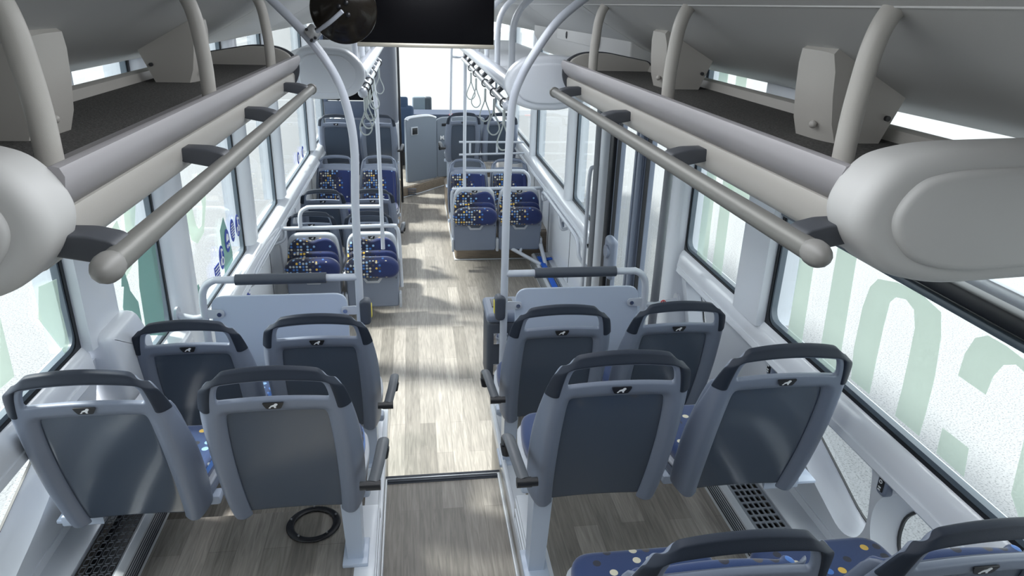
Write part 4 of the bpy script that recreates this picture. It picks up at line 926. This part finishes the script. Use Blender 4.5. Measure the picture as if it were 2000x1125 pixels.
MB().box((0.07, -.24, .94), (.14, .09, .16), .03, 4).build('headrest', TEAL, r); MB().tube([(.16, -.24, .5), (.16, -.24, .78), (.12, -.24, .86), (0, -.24, .88)], .012, 8, 4).build('frame', SHELL, r); MB().cyl((0, 0, 0), (0, 0, .24), .08).build('pedestal', BLACK, r)
tag(r, 'dark blue driver seat seen over the cab door', 'driver seat')
r = empty('exterior_mirror', (.16, 11.95, .72))
MB().box((-.05, 0, .13), (.22, .06, .26), .05, 4).build('mirror_glass', CABG, r); MB().box((.10, .005, .13), (.12, .07, .26), .04, 4).build('mirror_housing', DGREY, r)
MB().tube([(.05, .0, .02), (.05, -.02, -.12), (.05, -.30, -.16)], .018, 10, 3).build('mirror_arm', BLACK, r)
tag(r, 'grey outside mirror standing beyond the cab door against the windscreen', 'mirror')
# door gear cover with two key locks
r = empty('service_hatch', (1.14, 4.5, 2.2))
m = MB(); m.prism([(1.02, 2.34), (1.02, 2.19), (1.10, 2.06), (1.27, 2.04), (1.27, 2.30)], 3.35, 6.1, 'Y', .01); o = m.build('cover', CAPW, r); o.location = (-1.14, -4.5, -2.2)
o = MB().box((1.013, 4.5, 2.26), (.006, 1.15, .12), .002).build('flap', CAPW, r); o.location = (-1.14, -4.5, -2.2)
m = MB(); m.box((1.009, 4.5, 2.323), (.006, 1.16, .006)); m.box((1.009, 3.92, 2.26), (.006, .006, .125)); o = m.build('flap_gap', GASKET, r); o.location = (-1.14, -4.5, -2.2)
for y in (3.99, 4.75):
    m = MB(); m.torus((1.009, y, 2.235), .018, .005, 'X', 20, 8, (.6, 1)); m.ball((1.009, y, 2.235), .009, (.4, 1, 1.6)); k = m.build('key_lock', BLACK, r); k.location = (-1.14, -4.5, -2.2)
tag(r, 'white service hatch with two key locks above the right door', 'hatch')
o = MB().box((1.27, 5.45, 1.80), (.02, .05, .035), .006).build('emergency_hammer', RED); tag(o, 'small red emergency hammer by a right front window', 'emergency hammer')

# ================================================================ WINDOW FILMS AND STICKERS
def film(name, pts, s, m, label, off=.012, par=None):
    o = plate(name, pts, [], X(GA - off, s), .0012, m)
    tag(o, label, 'window lettering' if m is DECG else 'window film'); return o
DECR = {
 'bar1': ([(2.98, 2.2), (2.89, 2.2), (2.845, 1.33), (2.96, 1.33)], 'pale green letter stroke at the front edge of the small right window'),
 'bar2': ([(2.81, 2.2), (2.715, 2.2), (2.68, 1.33), (2.78, 1.33)], 'second pale green letter stroke on the small right window'),
 'bar3': ([(2.52, 2.2), (2.44, 2.2), (2.42, 1.33), (2.51, 1.33)], 'rearmost pale green letter stroke on the small right window'),
 'block': ([(2.74, 1.66), (2.46, 1.66), (2.45, 1.76), (2.74, 1.76)], 'pale green block joining letter strokes above the rail, small right window'),
 'bar4': ([(2.12, 1.73), (2.035, 1.73), (2.005, 1.33), (2.1, 1.33)], 'pale green letter stroke at the front edge of the large right window'),
 'bar5': ([(1.92, 1.73), (1.82, 1.73), (1.785, 1.33), (1.895, 1.33)], 'second pale green letter stroke on the large right window'),
 'dot': ([(1.345, 1.44), (1.255, 1.441), (1.243, 1.365), (1.341, 1.367)], 'small pale green square dot low on the large right window'),
 'edge': ([(1.13, 1.548), (1.058, 1.357), (1.116, 1.415)], 'pale green letter edge at the right border of the photo'),
 'hook': ([(1.346, 1.59), (1.345, 1.651), (1.33, 1.7), (1.298, 1.722), (1.245, 1.722), (1.178, 1.713), (1.168, 1.687), (1.206, 1.695), (1.236, 1.678), (1.252, 1.64), (1.256, 1.589)], 'pale green hooked letter top on the large right window'),
 'arch': ([(1.72, 1.37), (1.739, 1.466), (1.743, 1.6), (1.731, 1.67), (1.706, 1.704), (1.623, 1.725), (1.53, 1.729), (1.451, 1.713), (1.429, 1.652), (1.413, 1.543), (1.409, 1.454), (1.409, 1.372), (1.509, 1.372), (1.51, 1.457), (1.515, 1.548), (1.522, 1.636), (1.542, 1.68), (1.579, 1.694), (1.619, 1.684), (1.637, 1.661), (1.638, 1.582), (1.634, 1.486), (1.627, 1.371)], 'tall pale green arched letter on the large right window'),
}
DECL = {
 'wedge': ([(1.876, 1.588), (1.869, 1.412), (1.796, 1.414)], 'pale green wedge at the left border of the nearest left window', 0),
 'kshape': ([(2.089, 1.591), (2.196, 1.574), (2.182, 1.485), (2.185, 1.361), (2.148, 1.336), (2.049, 1.505)], 'pale green angular letter part beside the left rear pillar', 0),
 'lbar1': ([(2.631, 1.596), (2.703, 1.614), (2.742, 1.479), (2.762, 1.408), (2.681, 1.385), (2.68, 1.48)], 'pale green letter stroke on the second left window below the rail', 0),
 'lbar1b': ([(2.783, 1.652), (2.917, 1.647), (2.826, 1.493), (2.763, 1.555)], 'pale green letter stroke on the second left window above the rail', 0),
 'tower1': ([(2.657, 1.443), (2.673, 1.424), (2.688, 1.368), (2.693, 1.332), (2.747, 1.261), (2.746, 1.113), (2.56, 1.21), (2.6, 1.217), (2.604, 1.301), (2.646, 1.368), (2.625, 1.376)], 'teal skyline tower silhouette on the second left window', 1),
 'teal2': ([(2.832, 1.448), (3.02, 1.418), (3.004, 1.224), (2.972, 1.004), (2.771, 1.102), (2.784, 1.312)], 'wide teal film area at the front edge of the second left window', 1),
 'pbar': ([(3.303, 1.481), (3.396, 1.414), (3.387, 1.231), (3.301, 1.241)], 'pale green letter stem on the third left window below the rail', 0),
 'pbar2': ([(3.334, 1.634), (3.453, 1.643), (3.426, 1.476), (3.317, 1.477)], 'pale green letter stem on the third left window above the rail', 0),
 'jhook': ([(3.481, 1.42), (3.594, 1.417), (3.616, 1.317), (3.649, 1.288), (3.708, 1.289), (3.766, 1.384), (3.753, 1.551), (3.888, 1.525), (3.828, 1.367), (3.724, 1.242), (3.598, 1.224), (3.518, 1.267), (3.478, 1.346)], 'pale green hooked letter on the third left window', 0),
 'tower2': ([(4.107, 1.217), (4.153, 1.138), (4.209, 0.975), (4.205, 0.917), (3.995, 0.907), (4.002, 1.015), (4.01, 1.167)], 'slim teal tower silhouette behind the blue stickers', 1),
 'bldg': ([(3.369, 1.042), (3.503, 1.038), (3.557, 0.915), (3.529, 0.898), (3.351, 0.97)], 'small teal building silhouette above the left barrier', 1),
}
for k, (p, lb) in DECR.items(): film('letter_film', p, 1, DECG, lb, .010)
for k, (p, lb, t) in DECL.items(): film('letter_film' if not t else 'skyline_film', p, -1, DECT if t else DECG, lb, .010 if not t else .014)
# round blue pictogram stickers and the rectangular notice
for i, (y, z, lb) in enumerate(((3.958, 1.021, 'wheelchair'), (4.117, 1.07, 'pushchair'), (4.256, 1.09, 'lines of text'), (4.389, 1.082, 'seated figure'))):
    r = empty('round_sticker', (X(GA - .018, -1), y, z)); MB().prism([(.050 * math.cos(a * PI / 14), .070 * math.sin(a * PI / 14)) for a in range(28)], 0, .0015, 'X').build('blue_disc', BLUEW, r)
    m = MB(); X0 = .003
    if i == 0: m.torus((X0, .005, -.022), .022, .004, 'X', 20, 6); m.box((X0, .0, .015), (.002, .010, .04)); m.ball((X0, .0, .045), .009); m.box((X0, -.012, -.005), (.002, .03, .008)); m.box((X0, -.03, -.025), (.002, .008, .03))
    if i == 1: m.prism([(-.03, .0), (.03, .0), (.02, .035), (-.005, .045), (-.02, .03)], X0 - .001, X0 + .001, 'X'); m.torus((X0, -.018, -.03), .009, .003, 'X', 14, 6); m.torus((X0, .018, -.03), .009, .003, 'X', 14, 6)
    if i == 2:
        for k in range(6): m.box((X0, 0, .04 - .016 * k), (.002, .07 if 0 < k < 5 else .04, .006))
    if i == 3: m.ball((X0, .0, .045), .010); m.box((X0, .004, .012), (.002, .014, .04)); m.box((X0, -.012, -.012), (.002, .035, .012)); m.box((X0, -.026, -.035), (.002, .010, .035)); m.torus((X0, .012, -.02), .018, .003, 'X', 16, 6)
    m.build('white_pictogram', WHITES, r)
    tag(r, ('round blue sticker, rearmost of four on the left window', 'round blue sticker, second from the rear on the left window', 'round blue sticker with white lines, third from the rear', 'round blue sticker, frontmost of four beside the left pillar')[i], 'sticker', 'round blue stickers on the left window')
r = empty('notice_sticker', (X(GA - .018, -1), 3.84, .975)); MB().box((0, 0, 0), (.002, .10, .085)).build('blue_plate', BLUEW, r)
m = MB()
for k in range(4): m.box((.002, 0, .028 - .018 * k), (.002, .075, .006))
m.build('white_lines', WHITES, r); tag(r, 'rectangular blue notice sticker with white lines behind the round stickers', 'sticker')
for i, (y, lb) in enumerate(((6.95, 'round blue sticker, rear one of the pair low on the far left window'), (7.25, 'round blue sticker, front one of the pair low on the far left window'))):
    o = MB().prism([(y + .06 * math.cos(a * PI / 14), .98 + .06 * math.sin(a * PI / 14)) for a in range(28)], X(GA - .018, -1), X(GA - .0165, -1), 'X').build('round_sticker', BLUEW); tag(o, lb, 'sticker', 'pair of round blue stickers')
    MB().torus((X(GA - .019, -1) + .003, y, .98), .03, .006, 'X', 18, 6).build('white_pictogram', WHITES, o)
r = empty('round_sticker', (X(1.215, -1), 4.5, .60)); MB().prism([(.05 * math.cos(a * PI / 14), .05 * math.sin(a * PI / 14)) for a in range(28)], .005, .0065, 'X').build('blue_disc', BLUEW, r); MB().torus((.009, 0, 0), .022, .005, 'X', 18, 6).build('white_pictogram', WHITES, r)
tag(r, 'round blue sticker on the lower left wall beyond the barrier bar', 'sticker')
